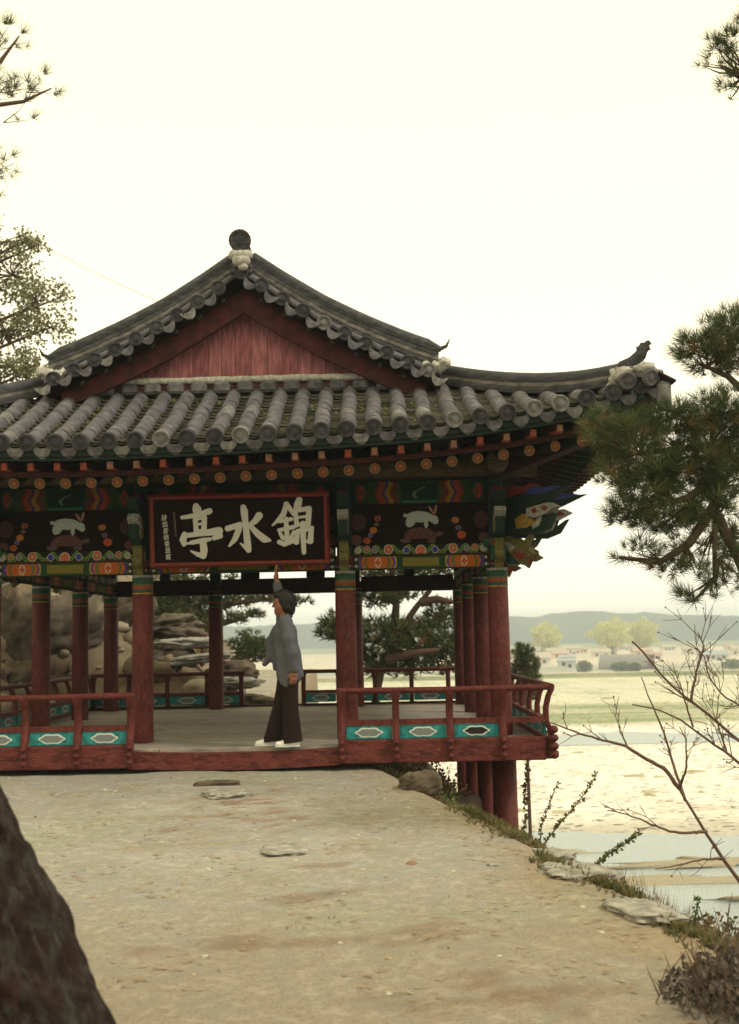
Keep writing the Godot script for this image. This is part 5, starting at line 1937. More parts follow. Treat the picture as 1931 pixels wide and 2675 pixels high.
func build_trees():
	tuft_near = tuft_mesh(26, 0.115, 0.0022, 0.15, 1.25)
	tuft_far = tuft_mesh(18, 0.19, 0.010, 0.2, 1.4)
	pine_right()
	leaning_pine()
	pine_behind()
	pine_hill()
	leafy_left()
	small_trees()
	bare_trees()


func pine_right():
	var t := thing("pine_tree", Vector3(3.2, -3.0, -9.0), "dark pine reaching in from the right, its branches before the roof corner", "tree")
	t.position = Vector3.ZERO
	var s := st()
	tube(s, [Vector3(3.6, -6.5, -8.9), Vector3(3.35, -1.0, -9.0), Vector3(3.15, 2.6, -9.0), Vector3(3.3, 5.5, -8.9), Vector3(3.2, 7.5, -8.8)], [0.22, 0.17, 0.14, 0.10, 0.05], 12, true, 0.06)
	put("trunk", fin(s), M.bark, t)
	var pl := []
	var co := []
	var tw := st()
	var limbs := [
		[[3.18, 2.2, -9.0], [2.8, 2.62, -8.8], [2.5, 2.80, -8.55], [2.1, 2.78, -8.5], [1.7, 2.72, -8.4]],
		[[3.2, 3.0, -9.0], [2.85, 3.15, -8.8], [2.55, 3.30, -8.5], [2.35, 3.40, -8.5]],
		[[2.47, 2.80, -8.55], [2.44, 2.5, -8.5], [2.40, 2.2, -8.5], [2.38, 1.85, -8.5]],
		[[2.46, 2.6, -8.52], [2.2, 2.42, -8.4], [1.9, 2.36, -8.5]],
		[[2.43, 2.4, -8.5], [2.2, 2.1, -8.45], [2.0, 1.98, -8.5], [1.72, 2.02, -8.5]],
		[[2.42, 2.3, -8.5], [2.58, 2.0, -8.6], [2.66, 1.72, -8.6]],
		[[3.2, 5.2, -8.9], [2.9, 5.5, -8.6], [2.62, 5.62, -8.5]]]
	for l in limbs:
		var pts := []
		var rad := []
		for i in l.size():
			pts.append(Vector3(l[i][0], l[i][1], l[i][2]))
			rad.append(lerpf(0.042, 0.012, float(i) / (l.size() - 1)))
		s = st()
		tube(s, pts, rad, 8, true, 0.08)
		put("limb", fin(s), M.bark_thin, t)
	var C := [
		[2.44, 3.50, -8.5, 0.24, 0.20, 60, 2.4, 3.36], [2.62, 3.66, -8.6, 0.16, 0.16, 30, 2.5, 3.40], [2.66, 3.42, -8.5, 0.18, 0.14, 26, 2.5, 3.38],
		[1.64, 2.90, -8.35, 0.16, 0.14, 26, 1.8, 2.74], [1.82, 2.80, -8.4, 0.22, 0.16, 48, 1.9, 2.74], [1.72, 2.62, -8.4, 0.16, 0.14, 24, 1.85, 2.7],
		[2.14, 2.93, -8.5, 0.26, 0.17, 70, 2.2, 2.78], [2.48, 3.02, -8.5, 0.22, 0.18, 62, 2.4, 2.8], [2.66, 2.92, -8.6, 0.18, 0.22, 46, 2.5, 2.8],
		[1.92, 2.54, -8.45, 0.26, 0.15, 62, 2.1, 2.42], [2.22, 2.64, -8.5, 0.28, 0.18, 84, 2.3, 2.6], [2.50, 2.62, -8.5, 0.22, 0.22, 74, 2.45, 2.5],
		[2.06, 2.28, -8.5, 0.26, 0.12, 48, 2.2, 2.36], [1.80, 2.34, -8.5, 0.15, 0.10, 24, 1.95, 2.36], [2.40, 2.36, -8.5, 0.22, 0.14, 40, 2.42, 2.3],
		[1.84, 2.04, -8.5, 0.16, 0.10, 10, 2.0, 2.0], [2.30, 2.06, -8.5, 0.24, 0.16, 22, 2.4, 2.2], [2.10, 1.92, -8.5, 0.16, 0.08, 11, 2.2, 2.08], [2.46, 1.84, -8.5, 0.18, 0.12, 17, 2.42, 2.0], [2.62, 2.10, -8.6, 0.16, 0.16, 22, 2.5, 2.2], [2.25, 1.73, -8.5, 0.18, 0.07, 8, 2.38, 1.86],
		[2.60, 5.72, -8.5, 0.11, 0.10, 9, 2.75, 5.56], [2.74, 5.84, -8.5, 0.12, 0.12, 9, 2.8, 5.58], [2.72, 5.50, -8.5, 0.10, 0.12, 8, 2.8, 5.55]]
	for c in C:
		pine_clump(pl, co, tw, Vector3(c[0], c[1], c[2]), Vector3(c[3], c[4], 0.30), int(c[5] * 2.7), Vector3(c[6], c[7], c[2]), 0.95, 7, 0.0045)
	tag(put("twigs", fin(tw), M.bark_thin, t), "", "", "", "stuff")
	tag(scatter("needles", tuft_near, M.needle, pl, co, t), "", "", "", "stuff")


func leaning_pine():
	var t := thing("pine_tree", Vector3.ZERO, "thick dark pine trunk leaning out of the lower left corner", "tree")
	var s := st()
	var pts := []
	var rad := []
	for i in 30:
		var u := i / 29.0
		pts.append(Vector3(-0.70 - 0.50 * u * 5.4 - 0.03 * sin(u * 9.0), -0.35 + 5.6 * u, -3.4 - 0.4 * u))
		rad.append(lerpf(0.36, 0.19, pow(u, 0.7)) + 0.10 * exp(-u * 16.0))
	var R := []
	var n := FastNoiseLite.new()
	n.seed = 77
	n.frequency = 1.0
	n.fractal_octaves = 4
	# a trunk of bark plates: deep furrows up and down
	for i in 220:
		var u := i / 219.0
		var f := u * 29.0
		var a: int = mini(int(f), 28)
		var c: Vector3 = pts[a].lerp(pts[a + 1], f - a)
		var r: float = lerpf(rad[a], rad[a + 1], f - a)
		var ring := []
		for j in 110:
			var w := TAU * j / 110.0
			var q := Vector3(cos(w), 0, sin(w))
			var k := n.get_noise_3d(q.x * 3.2, c.y * 1.6, q.z * 3.2)
			var plate := smoothstep(-0.12, 0.05, n.get_noise_3d(q.x * 6.0 + 9.0, c.y * 3.0, q.z * 6.0)) * 0.026 + n.get_noise_3d(q.x * 16.0, c.y * 9.0, q.z * 16.0) * 0.014
			ring.append(c + q * (r * (1.0 + 0.17 * k) + plate))
		R.append(ring)
	rings(s, R)
	put("trunk", fin(s), M.bark, t)
	for l in [[[-3.1, 4.1, -3.75], [-2.6, 4.2, -5.0], [-2.05, 4.22, -5.9], [-1.78, 4.30, -6.0], [-1.63, 4.37, -6.0]], [[-2.6, 4.2, -5.0], [-2.1, 4.42, -5.8], [-1.9, 4.52, -6.0], [-1.80, 4.66, -6.0]], [[-2.3, 4.22, -5.5], [-2.1, 4.02, -5.9], [-1.88, 3.93, -6.0]]]:
		var lp := []
		var lr := []
		for i in l.size():
			lp.append(Vector3(l[i][0], l[i][1], l[i][2]))
			lr.append(lerpf(0.03, 0.004, float(i) / (l.size() - 1)))
		s = st()
		tube(s, lp, lr, 6, true, 0.06)
		put("limb", fin(s), M.bark_thin, t)
	var pl := []
	var co := []
	var tw := st()
	for c in [[-1.80, 4.40, 0.12, 0.07, 9], [-1.90, 4.36, 0.10, 0.08, 10], [-1.86, 4.62, 0.10, 0.09, 9], [-1.66, 4.40, 0.06, 0.05, 5], [-1.95, 4.5, 0.1, 0.12, 10], [-1.87, 3.96, 0.05, 0.06, 7], [-1.9, 3.86, 0.04, 0.05, 3], [-1.78, 4.24, 0.09, 0.03, 3]]:
		pine_clump(pl, co, tw, Vector3(c[0], c[1], -6.0), Vector3(c[2], c[3], 0.15), c[4], Vector3(c[0] - 0.1, c[1] - 0.05, -6.0), 0.7, 2, 0.0015, Color(0.09, 0.11, 0.08))
	tag(put("twigs", fin(tw), M.bark_thin, t), "", "", "", "stuff")
	tag(scatter("needles", tuft_near, M.needle, pl, co, t), "", "", "", "stuff")


func clump_tree(t: Node3D, z: float, C: Array, per: float, limbs: Array, lr0: float, k: float, base := Color(0.055, 0.075, 0.03)):
	var s: SurfaceTool
	for l in limbs:
		var lp := []
		var lr := []
		for i in l.size():
			lp.append(Vector3(l[i][0], l[i][1], z + (l[i][2] if l[i].size() > 2 else 0.0)))
			lr.append(lerpf(lr0, lr0 * 0.35, float(i) / (l.size() - 1)))
		s = st()
		tube(s, lp, lr, 8, true, 0.08)
		put("limb" if l != limbs[0] else "trunk", fin(s), M.bark_red, t)
	var pl := []
	var co := []
	var tw := st()
	for c in C:
		pine_clump(pl, co, tw, Vector3(c[0], c[1], z + rng.randf_range(-0.5, 0.5)), Vector3(c[2], c[3], (c[2] + c[3]) * 0.6), int(per * c[2] * c[3]), Vector3(c[0], c[1] - c[3] * 0.5, z), k, 4, 0.012, base)
	tag(put("twigs", fin(tw), M.bark_red, t), "", "", "", "stuff")
	tag(scatter("needles", tuft_far, M.needle, pl, co, t), "", "", "", "stuff")


func pine_behind():
	var t := thing("pine_tree", Vector3.ZERO, "spreading red-barked pine behind the pavilion, seen through the right bay", "tree")
	clump_tree(t, -26.0, [[-0.02, 2.32, 0.70, 0.22], [-0.72, 1.72, 0.55, 0.30], [0.18, 1.50, 0.72, 0.42], [1.02, 1.45, 0.58, 0.45], [1.42, 1.95, 0.34, 0.34], [1.42, 1.05, 0.40, 0.45], [-0.92, 1.62, 0.32, 0.22], [0.66, 0.95, 0.6, 0.34], [-0.05, 0.88, 0.42, 0.24], [0.55, 2.45, 0.5, 0.2], [-0.4, 1.15, 0.4, 0.2], [1.9, 1.5, 0.4, 0.4], [0.3, 3.0, 0.9, 0.4], [1.2, 3.0, 0.7, 0.4]], 760.0,
		[[[0.0, -3.4], [-0.06, 0.2], [0.1, 0.9], [0.42, 1.5], [0.85, 2.1], [1.15, 2.45], [1.5, 3.1]], [[0.35, 1.4], [0.40, 1.9], [0.45, 2.4], [0.3, 3.0]], [[0.95, 2.2], [1.3, 2.28], [1.7, 2.2]], [[0.05, 0.8], [-0.4, 1.2], [-0.8, 1.6]], [[0.2, 1.0, 0.3], [0.8, 1.15, 0.5], [1.3, 1.2, 0.4]]], 0.11, 0.95)


func pine_hill():
	var t := thing("pine_tree", Vector3.ZERO, "dark low pine on the rocky hill, behind the rock steps", "tree")
	clump_tree(t, -30.0, [[-4.9, 2.35, 0.9, 0.32], [-4.5, 1.9, 0.75, 0.35], [-5.4, 2.5, 0.7, 0.4], [-4.0, 2.45, 0.55, 0.25], [-3.4, 2.45, 0.5, 0.16], [-4.6, 2.9, 1.2, 0.4], [-3.1, 2.1, 0.35, 0.1], [-3.5, 2.0, 0.4, 0.14], [-2.6, 2.5, 0.6, 0.14], [-2.0, 2.4, 0.4, 0.12]], 800.0,
		[[[-5.6, 0.0], [-5.4, 1.6], [-5.0, 2.3], [-4.4, 2.8]], [[-5.1, 2.0], [-4.4, 2.1], [-3.6, 2.4], [-2.6, 2.5], [-2.0, 2.45]], [[-4.4, 2.1], [-3.8, 1.9], [-3.2, 2.05]]], 0.10, 0.95, Color(0.04, 0.06, 0.03))
	var b := thing("bush", Vector3.ZERO, "round olive-green bush right of the back column, above the rock steps", "bush")
	clump_tree(b, -25.5, [[-2.78, 1.40, 0.40, 0.30], [-2.5, 1.28, 0.26, 0.24], [-2.75, 1.15, 0.36, 0.2]], 2200.0, [[[-2.8, 0.3], [-2.78, 0.9], [-2.75, 1.3]]], 0.03, 0.55, Color(0.07, 0.09, 0.03))
	var d := thing("bush", Vector3.ZERO, "small dry orange-brown bush beside the rock steps, left of the back column", "bush")
	var pl := []
	var co := []
	var s := st()
	for i in 26:
		var a := rng.randf() * TAU
		tube(s, [Vector3(-3.62, 0.95, -25.0), Vector3(-3.62 + cos(a) * 0.15, 1.25, -25.0 + sin(a) * 0.15), Vector3(-3.62 + cos(a) * 0.28, 1.5 + rng.randf() * 0.2, -25.0 + sin(a) * 0.25)], [0.012, 0.008, 0.004], 4)
		for j in 9:
			pl.append(Transform3D(facing(rdir()).scaled(Vector3.ONE * rng.randf_range(0.05, 0.1)), Vector3(-3.62, 1.4, -25.0) + rdir() * Vector3(0.3, 0.3, 0.25) * rng.randf()))
			co.append(Color(0.30, 0.14, 0.04).lerp(Color(0.42, 0.27, 0.11), rng.randf()))
	tag(put("stems", fin(s), M.bark_thin, d), "", "", "", "stuff")
	tag(scatter("foliage", leaf_mesh(1.0, 0.6), M.leaf, pl, co, d), "", "", "", "stuff")


func leafy_left():
	var t := thing("leafy_tree", Vector3.ZERO, "olive leafy tree with thin spring foliage rising behind the roof's left side", "tree")
	var s := st()
	tube(s, [Vector3(-9.2, 0.5, -24.5), Vector3(-9.0, 4.5, -24.3), Vector3(-8.6, 8.0, -24.0), Vector3(-8.3, 11.0, -24.0)], [0.3, 0.24, 0.16, 0.06], 9, true, 0.08)
	put("trunk", fin(s), M.bark_thin, t)
	var pl := []
	var co := []
	var tw := st()
	var C := [[-7.3, 9.0, 0.75, 0.7, 300], [-6.8, 8.4, 0.65, 0.6, 260], [-7.4, 7.8, 0.8, 0.7, 380], [-6.5, 7.9, 0.55, 0.6, 160], [-7.0, 7.0, 0.8, 0.5, 300], [-7.6, 6.7, 0.6, 0.6, 260], [-7.4, 9.75, 0.55, 0.3, 90], [-7.0, 9.75, 0.35, 0.15, 45], [-6.75, 9.65, 0.25, 0.12, 30], [-8.2, 8.8, 0.9, 1.2, 380], [-8.3, 10.2, 0.8, 0.8, 220], [-6.35, 8.5, 0.35, 0.45, 55], [-7.9, 6.3, 0.6, 0.5, 180], [-8.4, 10.8, 0.8, 0.7, 220], [-9.3, 9.6, 0.9, 1.0, 260], [-9.6, 8.0, 0.9, 1.0, 260]]
	for c in C:
		var at := Vector3(c[0], c[1], -24.0)
		var anchor := Vector3(-8.7, c[1] - 1.0, -24.1)
		tube(tw, [anchor, anchor.lerp(at, 0.5) + Vector3(0, 0.1, 0), at], [0.06, 0.035, 0.015], 6)
		for i in int(c[4] * 3.6):
			var d := rdir()
			var p: Vector3 = at + d * Vector3(c[2], c[3], 0.7) * pow(rng.randf(), 0.5)
			if sin(p.x * 7.0) + sin(p.y * 8.0 + 1.0) + sin(p.z * 5.0 + p.x * 3.0) < -0.55:
				continue
			pl.append(Transform3D(facing(rdir()).scaled(Vector3.ONE * rng.randf_range(0.055, 0.105)), p))
			co.append(Color(0.10, 0.115, 0.05).lerp(Color(0.20, 0.20, 0.10), rng.randf()))
			if i % 22 == 0:
				tube(tw, [at, at.lerp(p, 0.5) + rdir() * 0.05, p], [0.014, 0.009, 0.004], 4)
	tag(put("twigs", fin(tw), M.bark_thin, t), "", "", "", "stuff")
	tag(scatter("foliage", leaf_mesh(1.0, 0.6), M.leaf, pl, co, t), "", "", "", "stuff")
	# a thin cable from the tree to the roof
	s = st()
	var pts := []
	for i in 13:
		var u := i / 12.0
		pts.append(Vector3(lerpf(-5.9, -3.3, u), lerpf(8.46, 7.12, u) - 0.06 * sin(u * PI), -20.0))
	tube(s, pts, [0.006, 0.006, 0.006, 0.006, 0.006, 0.006, 0.006, 0.006, 0.006, 0.006, 0.006, 0.006, 0.006], 5)
	tag(put("cable", fin(s), mat(lin(0.5, 0.40, 0.33), 0.8)), "thin slack cable running down from the leafy tree behind the roof", "cable")


func small_trees():
	var t := thing("bush", Vector3.ZERO, "small dark bushy treetop just right of the corner column, above the rail", "bush")
	var gy := -8.0
	clump_tree(t, -30.0, [[3.58, 1.02, 0.26, 0.24], [3.72, 0.72, 0.32, 0.26], [3.5, 0.6, 0.2, 0.2], [3.7, 0.4, 0.3, 0.2], [3.6, 0.0, 0.4, 0.3]], 2600.0, [[[3.65, gy], [3.62, -2.0], [3.62, 0.8]], [[3.6, 0.0], [3.75, 0.5]]], 0.06, 0.6, Color(0.06, 0.075, 0.03))


func branch_set(t: Node3D, L: Array, r0: float, twigs: int, tl: float, buds: bool):
	var tw := st()
	for l in L:
		var pts := []
		var rad := []
		# smooth the given way-points a little, so that the bough bends instead of breaking
		var cv := Curve3D.new()
		for i in l[1].size():
			var p := Vector3(l[1][i][0], l[1][i][1], l[1][i][2])
			var a: Array = l[1][maxi(i - 1, 0)]
			var b: Array = l[1][mini(i + 1, l[1].size() - 1)]
			var h := Vector3(b[0] - a[0], b[1] - a[1], b[2] - a[2]) / 6.0
			cv.add_point(p, -h, h)
		var n: int = l[1].size() * 4
		for i in n + 1:
			var u := float(i) / n
			pts.append(cv.sample_baked(cv.get_baked_length() * u) + rdir() * 0.004 * (1.0 if i % 2 else 0.3))
			rad.append(lerpf(l[0], l[0] * 0.28, u))
		var s := st()
		tube(s, pts, rad, 7, true, 0.08)
		put("bough", fin(s), M.bark_thin, t)
		for i in twigs:
			var u := rng.randf_range(0.25, 1.0)
			var p: Vector3 = pts[int(u * n)]
			var q: Vector3 = pts[mini(int(u * n) + 1, n)]
			var d := ((q - p).normalized() + rdir() * 0.8 + Vector3(0, 0.25, 0)).normalized()
			var e := p + d * tl * rng.randf_range(0.3, 1.0)
			var m := p.lerp(e, 0.5) + rdir() * tl * 0.08
			tube(tw, [p, m, e], [l[0] * 0.28, l[0] * 0.2, 0.0015], 4)
			for k in 2:
				var d2 := (d + rdir() * 0.8).normalized()
				tube(tw, [m, m + d2 * tl * 0.2, m + d2 * tl * 0.4 + rdir() * 0.01], [l[0] * 0.18, 0.0018, 0.001], 4)
			if buds:
				lump(tw, e, Vector3.ONE * 0.006, 0.2, i, 5, 4)
	tag(put("twigs", fin(tw), M.bark_thin, t), "", "", "", "stuff")


func bare_trees():
	var t := thing("bare_tree", Vector3.ZERO, "slender leafless tree bending in from the lower right edge, before the river", "tree")
	branch_set(t, [
		[0.024, [[2.75, -1.3, -6.8], [2.4, -0.55, -6.9], [2.015, 0.088, -7.0], [1.927, 0.215, -7.0], [1.832, 0.366, -7.0], [1.762, 0.493, -7.0], [1.691, 0.621, -7.0]]],
		[0.013, [[1.70, 0.61, -7.0], [1.618, 0.723, -7.0], [1.518, 0.776, -7.0], [1.392, 0.855, -7.0], [1.188, 0.91, -7.0], [0.985, 0.991, -7.0]]],
		[0.010, [[1.745, 0.53, -7.05], [1.719, 0.726, -7.2], [1.674, 0.91, -7.2], [1.603, 1.096, -7.2], [1.556, 1.229, -7.2]]],
		[0.009, [[1.70, 0.60, -7.0], [1.722, 0.732, -6.9], [1.729, 0.882, -6.9], [1.695, 0.958, -6.9]]],
		[0.010, [[1.83, 0.37, -6.95], [1.68, 0.389, -6.8], [1.581, 0.403, -6.8], [1.459, 0.454, -6.8], [1.337, 0.505, -6.8], [1.25, 0.519, -6.8]]],
		[0.009, [[1.92, 0.22, -6.95], [1.696, 0.279, -6.6], [1.599, 0.257, -6.6], [1.453, 0.236, -6.6]]],
		[0.006, [[1.42, 0.84, -7.0], [1.38, 0.93, -7.0], [1.37, 1.0, -7.0]]]], 0.02, 4, 0.22, true)
	var u := thing("bare_tree", Vector3.ZERO, "leafless spreading boughs at the right edge, level with the village", "tree")
	branch_set(u, [
		[0.022, [[3.3, -1.5, -8.0], [2.8, 0.2, -8.0], [2.349, 0.776, -8.0], [2.217, 0.896, -8.0], [2.075, 1.015, -8.0], [1.961, 1.106, -8.0], [1.848, 1.225, -8.0], [1.765, 1.345, -8.0], [1.679, 1.435, -8.0]]],
		[0.011, [[2.075, 1.015, -8.0], [2.046, 1.031, -8.0], [2.101, 1.25, -8.0], [2.153, 1.396, -8.0], [2.113, 1.486, -8.0]]],
		[0.014, [[2.75, 0.2, -7.9], [2.224, 0.675, -7.6], [2.044, 0.816, -7.6], [1.855, 0.959, -7.6], [1.718, 1.017, -7.6], [1.579, 1.048, -7.6]]],
		[0.011, [[2.8, 0.4, -8.1], [2.45, 0.991, -8.3], [2.34, 1.054, -8.3], [2.254, 1.178, -8.3], [2.231, 1.331, -8.3], [2.112, 1.425, -8.3]]],
		[0.007, [[1.95, 0.90, -7.6], [1.90, 1.10, -7.6], [1.84, 1.30, -7.6]]],
		[0.007, [[2.15, 0.74, -7.6], [2.10, 0.95, -7.6], [2.12, 1.1, -7.6]]]], 0.02, 9, 0.34, true)


# ------------------------------------------------------------------ small plants
func stalk(called: String, label: String, P: Array, r0: float, every: float, size: float, col_a: Color, col_b: Color, group := ""):
	# an upright stalk whose leaves are set in small whorls
	var t := thing(called, Vector3.ZERO, label, "plant", group)
	var cv := Curve3D.new()
	for i in P.size():
		var a: Array = P[maxi(i - 1, 0)]
		var b: Array = P[mini(i + 1, P.size() - 1)]
		var h := Vector3(b[0] - a[0], b[1] - a[1], b[2] - a[2]) / 6.0
		cv.add_point(Vector3(P[i][0], P[i][1], P[i][2]), -h, h)
	var n := 20
	var pts := []
	var rad := []
	for i in n + 1:
		pts.append(cv.sample_baked(cv.get_baked_length() * i / n))
		rad.append(lerpf(r0, r0 * 0.4, float(i) / n))
	var s := st()
	tube(s, pts, rad, 6)
	put("stem", fin(s), M.bark_thin, t)
	var lm := leaf_mesh(1.0, 0.75)
	var ms := []
	for k in 3:
		var m := mat(col_a.lerp(col_b, k / 2.0).linear_to_srgb(), 0.7)
		m.backlight_enabled = true
		m.backlight = Color(0.15, 0.18, 0.06)
		ms.append(m)
	var d := 0.04
	while d < cv.get_baked_length():
		var p := cv.sample_baked(d)
		for k in rng.randi_range(3, 5):
			put("leaf", lm, ms[rng.randi() % 3], t, Transform3D(facing((rdir() + Vector3(0, 0.4, 0)).normalized(), rng.randf() * TAU).scaled(Vector3.ONE * size * rng.randf_range(0.6, 1.15)), p + rdir() * 0.006))
		d += every * rng.randf_range(0.6, 1.3)
	return t


func build_plants():
	var ga := Color(0.06, 0.075, 0.025)
	var gb := Color(0.14, 0.15, 0.055)
	var G := "leafy stalks at the path's edge"
	stalk("leafy_stalk", "short leafy stalk nearest the corner post, standing upright", [[1.19, -0.35, -9.3], [1.20, -0.02, -9.3], [1.212, 0.062, -9.3], [1.268, 0.194, -9.3], [1.343, 0.377, -9.3]], 0.006, 0.035, 0.032, ga, gb, G)
	stalk("leafy_stalk", "long leafy stalk slanting up to the right of the short one", [[1.12, -0.3, -9.0], [1.168, -0.047, -9.0], [1.288, 0.096, -9.0], [1.409, 0.223, -9.0], [1.513, 0.35, -9.0], [1.601, 0.485, -9.0]], 0.007, 0.032, 0.034, ga, gb, G)
	stalk("leafy_stalk", "dense leafy stalk lying low to the right, behind the broad white rock", [[1.30, -0.25, -8.2], [1.388, -0.062, -8.2], [1.511, 0.038, -8.2], [1.62, 0.10, -8.2], [1.727, 0.166, -8.2]], 0.008, 0.014, 0.034, ga, gb, G)
	stalk("leafy_stalk", "small green seedling standing in the dry grass by the nearest flat rock", [[1.56, -0.2, -6.3], [1.581, 0.033, -6.3], [1.60, 0.16, -6.3]], 0.005, 0.02, 0.032, Color(0.05, 0.08, 0.03), Color(0.10, 0.14, 0.05), G)
	stalk("leafy_stalk", "leafy sprig growing up the right side of the corner post", [[1.62, -1.2, -14.2], [1.66, -0.7, -14.3], [1.69, -0.3, -14.3], [1.75, 0.05, -14.3]], 0.004, 0.05, 0.07, Color(0.09, 0.08, 0.03), Color(0.15, 0.14, 0.05), G)
	# tufts of grass and weeds along the crest: nobody could count the blades
	var bs := st(true)
	for k in 15:
		var a := TAU * k / 15.0 * 4.0 + 0.3 * sin(k * 5.0)
		var o := Vector3(cos(a), 0, sin(a)) * 0.012
		var l := 0.6 + 0.4 * fposmod(k * 0.618, 1.0)
		var w := Vector3(-sin(a), 0, cos(a)) * 0.010
		var mid := o + Vector3(cos(a) * 0.12, 0.55 * l, sin(a) * 0.12)
		var tip := o + Vector3(cos(a) * 0.42, l, sin(a) * 0.42)
		bs.add_vertex(o - w); bs.add_vertex(mid); bs.add_vertex(o + w)
		bs.add_vertex(o + w * 0.6); bs.add_vertex(mid); bs.add_vertex(tip)
	var blade := fin(bs)
	var pl := []
	var co := []
	var dl := []
	var dc := []
	for i in 5200:
		var z := -rng.randf_range(5.0, 14.2)
		var x := crest_x(z) + absf(rng.randfn()) * 0.28 + rng.randf_range(-0.16, 0.1)
		var dens := gn.get_noise_2d(x * 1.5 + 5.0, z * 1.5)
		if dens < -0.06 + 0.12 * sin(z * 3.0):
			continue
		var y := ground_y(x, z)
		var h := rng.randf_range(0.03, 0.09) * (1.0 if x > crest_x(z) else 0.6)
		pl.append(Transform3D(Basis(Vector3.UP, rng.randf() * TAU).scaled(Vector3(h, h, h)), Vector3(x, y - 0.005, z)))
		co.append(Color(0.09, 0.10, 0.035).lerp(Color(0.27, 0.21, 0.11), clampf(rng.randf() * 1.2 - 0.1 - dens, 0, 1)))
	for i in 620:
		var z := -rng.randf_range(5.4, 8.8)
		var x := crest_x(z) + rng.randf_range(0.05, 0.6)
		if gn.get_noise_2d(x * 2.0 + 50.0, z * 1.2) < -0.02:
			continue
		var h := rng.randf_range(0.06, 0.26)
		dl.append(Transform3D((Basis(Vector3.UP, rng.randf() * TAU) * Basis(Vector3.RIGHT, rng.randf_range(-0.3, 0.3))).scaled(Vector3(h * 0.8, h, h * 0.8)), Vector3(x, ground_y(x, z) - 0.01, z)))
		dc.append(Color(0.13, 0.09, 0.05).lerp(Color(0.27, 0.19, 0.11), rng.randf()))
	# sparse tufts strewn over the path and under the posts
	for i in 500:
		var z := -rng.randf_range(4.2, 12.4)
		var x := rng.randf_range(-4.0, crest_x(z))
		if gn2.get_noise_2d(x * 0.4, z * 0.4) < 0.2:
			continue
		var h := rng.randf_range(0.008, 0.022)
		pl.append(Transform3D(Basis(Vector3.UP, rng.randf() * TAU).scaled(Vector3(h, h, h)), Vector3(x, ground_y(x, z) - 0.002, z)))
		co.append(Color(0.24, 0.20, 0.11).lerp(Color(0.15, 0.16, 0.07), rng.randf()))
	var ds := st(true)
	for k in 6:
		var a := k * 2.4
		var o := Vector3(cos(a), 0, sin(a)) * 0.10
		var lean := Vector3(cos(a * 1.7), 0, sin(a * 1.7)) * 0.22
		var w := Vector3(-sin(a), 0, cos(a)) * 0.012
		var l := 0.55 + 0.45 * fposmod(k * 0.618, 1.0)
		var mid := o + lean * 0.35 + Vector3.UP * 0.5 * l
		var tip := o + lean + Vector3.UP * l
		ds.add_vertex(o - w); ds.add_vertex(mid); ds.add_vertex(o + w)
		ds.add_vertex(mid - w * 0.7); ds.add_vertex(tip); ds.add_vertex(mid + w * 0.7)
		ds.add_vertex(mid - w * 0.5); ds.add_vertex(mid + lean.rotated(Vector3.UP, 1.5) * 0.5 + Vector3.UP * 0.22 * l); ds.add_vertex(mid + w * 0.5)
	var g := scatter("grass", blade, M.leaf, pl, co, self)
	tag(g, "short green and straw-coloured grass along the path's edge", "grass", "", "stuff")
	var dg := scatter("dry_grass", fin(ds), M.leaf, dl, dc, self)
	tag(dg, "tall dry brown grass on the slope before the river", "grass", "", "stuff")
	# brown brush under the floor beside the posts, dark brush in the lower right corner, weeds by the square block
	var lm := leaf_mesh(1.0, 0.6)
	var B := [
		["brush", "dry brown brush under the pavilion floor, left of the posts", 0.72, -14.3, 0.55, 0.22, 420, Color(0.20, 0.12, 0.045), Color(0.30, 0.22, 0.09), 0.055],
		["weeds", "green weeds growing against the square stone block", 0.66, -11.4, 0.22, 0.10, 180, Color(0.06, 0.11, 0.03), Color(0.13, 0.17, 0.05), 0.04],
		["weeds", "green and brown weeds round the foot of the corner post", 1.05, -12.3, 0.34, 0.10, 260, Color(0.09, 0.13, 0.04), Color(0.26, 0.20, 0.09), 0.045],
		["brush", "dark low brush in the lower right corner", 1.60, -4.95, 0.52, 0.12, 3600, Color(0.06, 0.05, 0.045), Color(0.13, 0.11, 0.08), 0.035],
		["brush", "dark leafy brush on the slope right of the nearest flat rock", 1.80, -6.3, 0.28, 0.15, 700, Color(0.07, 0.06, 0.035), Color(0.15, 0.12, 0.06), 0.035],
		["weeds", "brown weeds between the two pale flat rocks at the edge", 1.42, -7.1, 0.22, 0.07, 240, Color(0.10, 0.12, 0.045), Color(0.22, 0.16, 0.08), 0.03]]
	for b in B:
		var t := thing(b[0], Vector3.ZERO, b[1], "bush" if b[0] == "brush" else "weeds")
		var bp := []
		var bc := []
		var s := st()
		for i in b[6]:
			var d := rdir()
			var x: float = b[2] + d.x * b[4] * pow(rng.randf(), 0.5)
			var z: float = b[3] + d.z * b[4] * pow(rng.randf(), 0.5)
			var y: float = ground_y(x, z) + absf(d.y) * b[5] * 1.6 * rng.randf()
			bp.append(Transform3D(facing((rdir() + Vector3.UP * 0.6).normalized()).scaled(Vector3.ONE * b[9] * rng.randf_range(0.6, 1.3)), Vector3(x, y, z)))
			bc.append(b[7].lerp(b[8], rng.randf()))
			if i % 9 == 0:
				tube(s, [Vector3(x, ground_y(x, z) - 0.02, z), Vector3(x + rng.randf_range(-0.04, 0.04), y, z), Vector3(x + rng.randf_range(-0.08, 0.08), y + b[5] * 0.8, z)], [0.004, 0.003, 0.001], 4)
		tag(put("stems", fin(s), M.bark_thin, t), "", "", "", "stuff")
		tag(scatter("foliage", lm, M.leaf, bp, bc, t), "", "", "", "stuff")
	# twigs, clods and pebbles strewn on the path
	var cs := []
	var cc := []
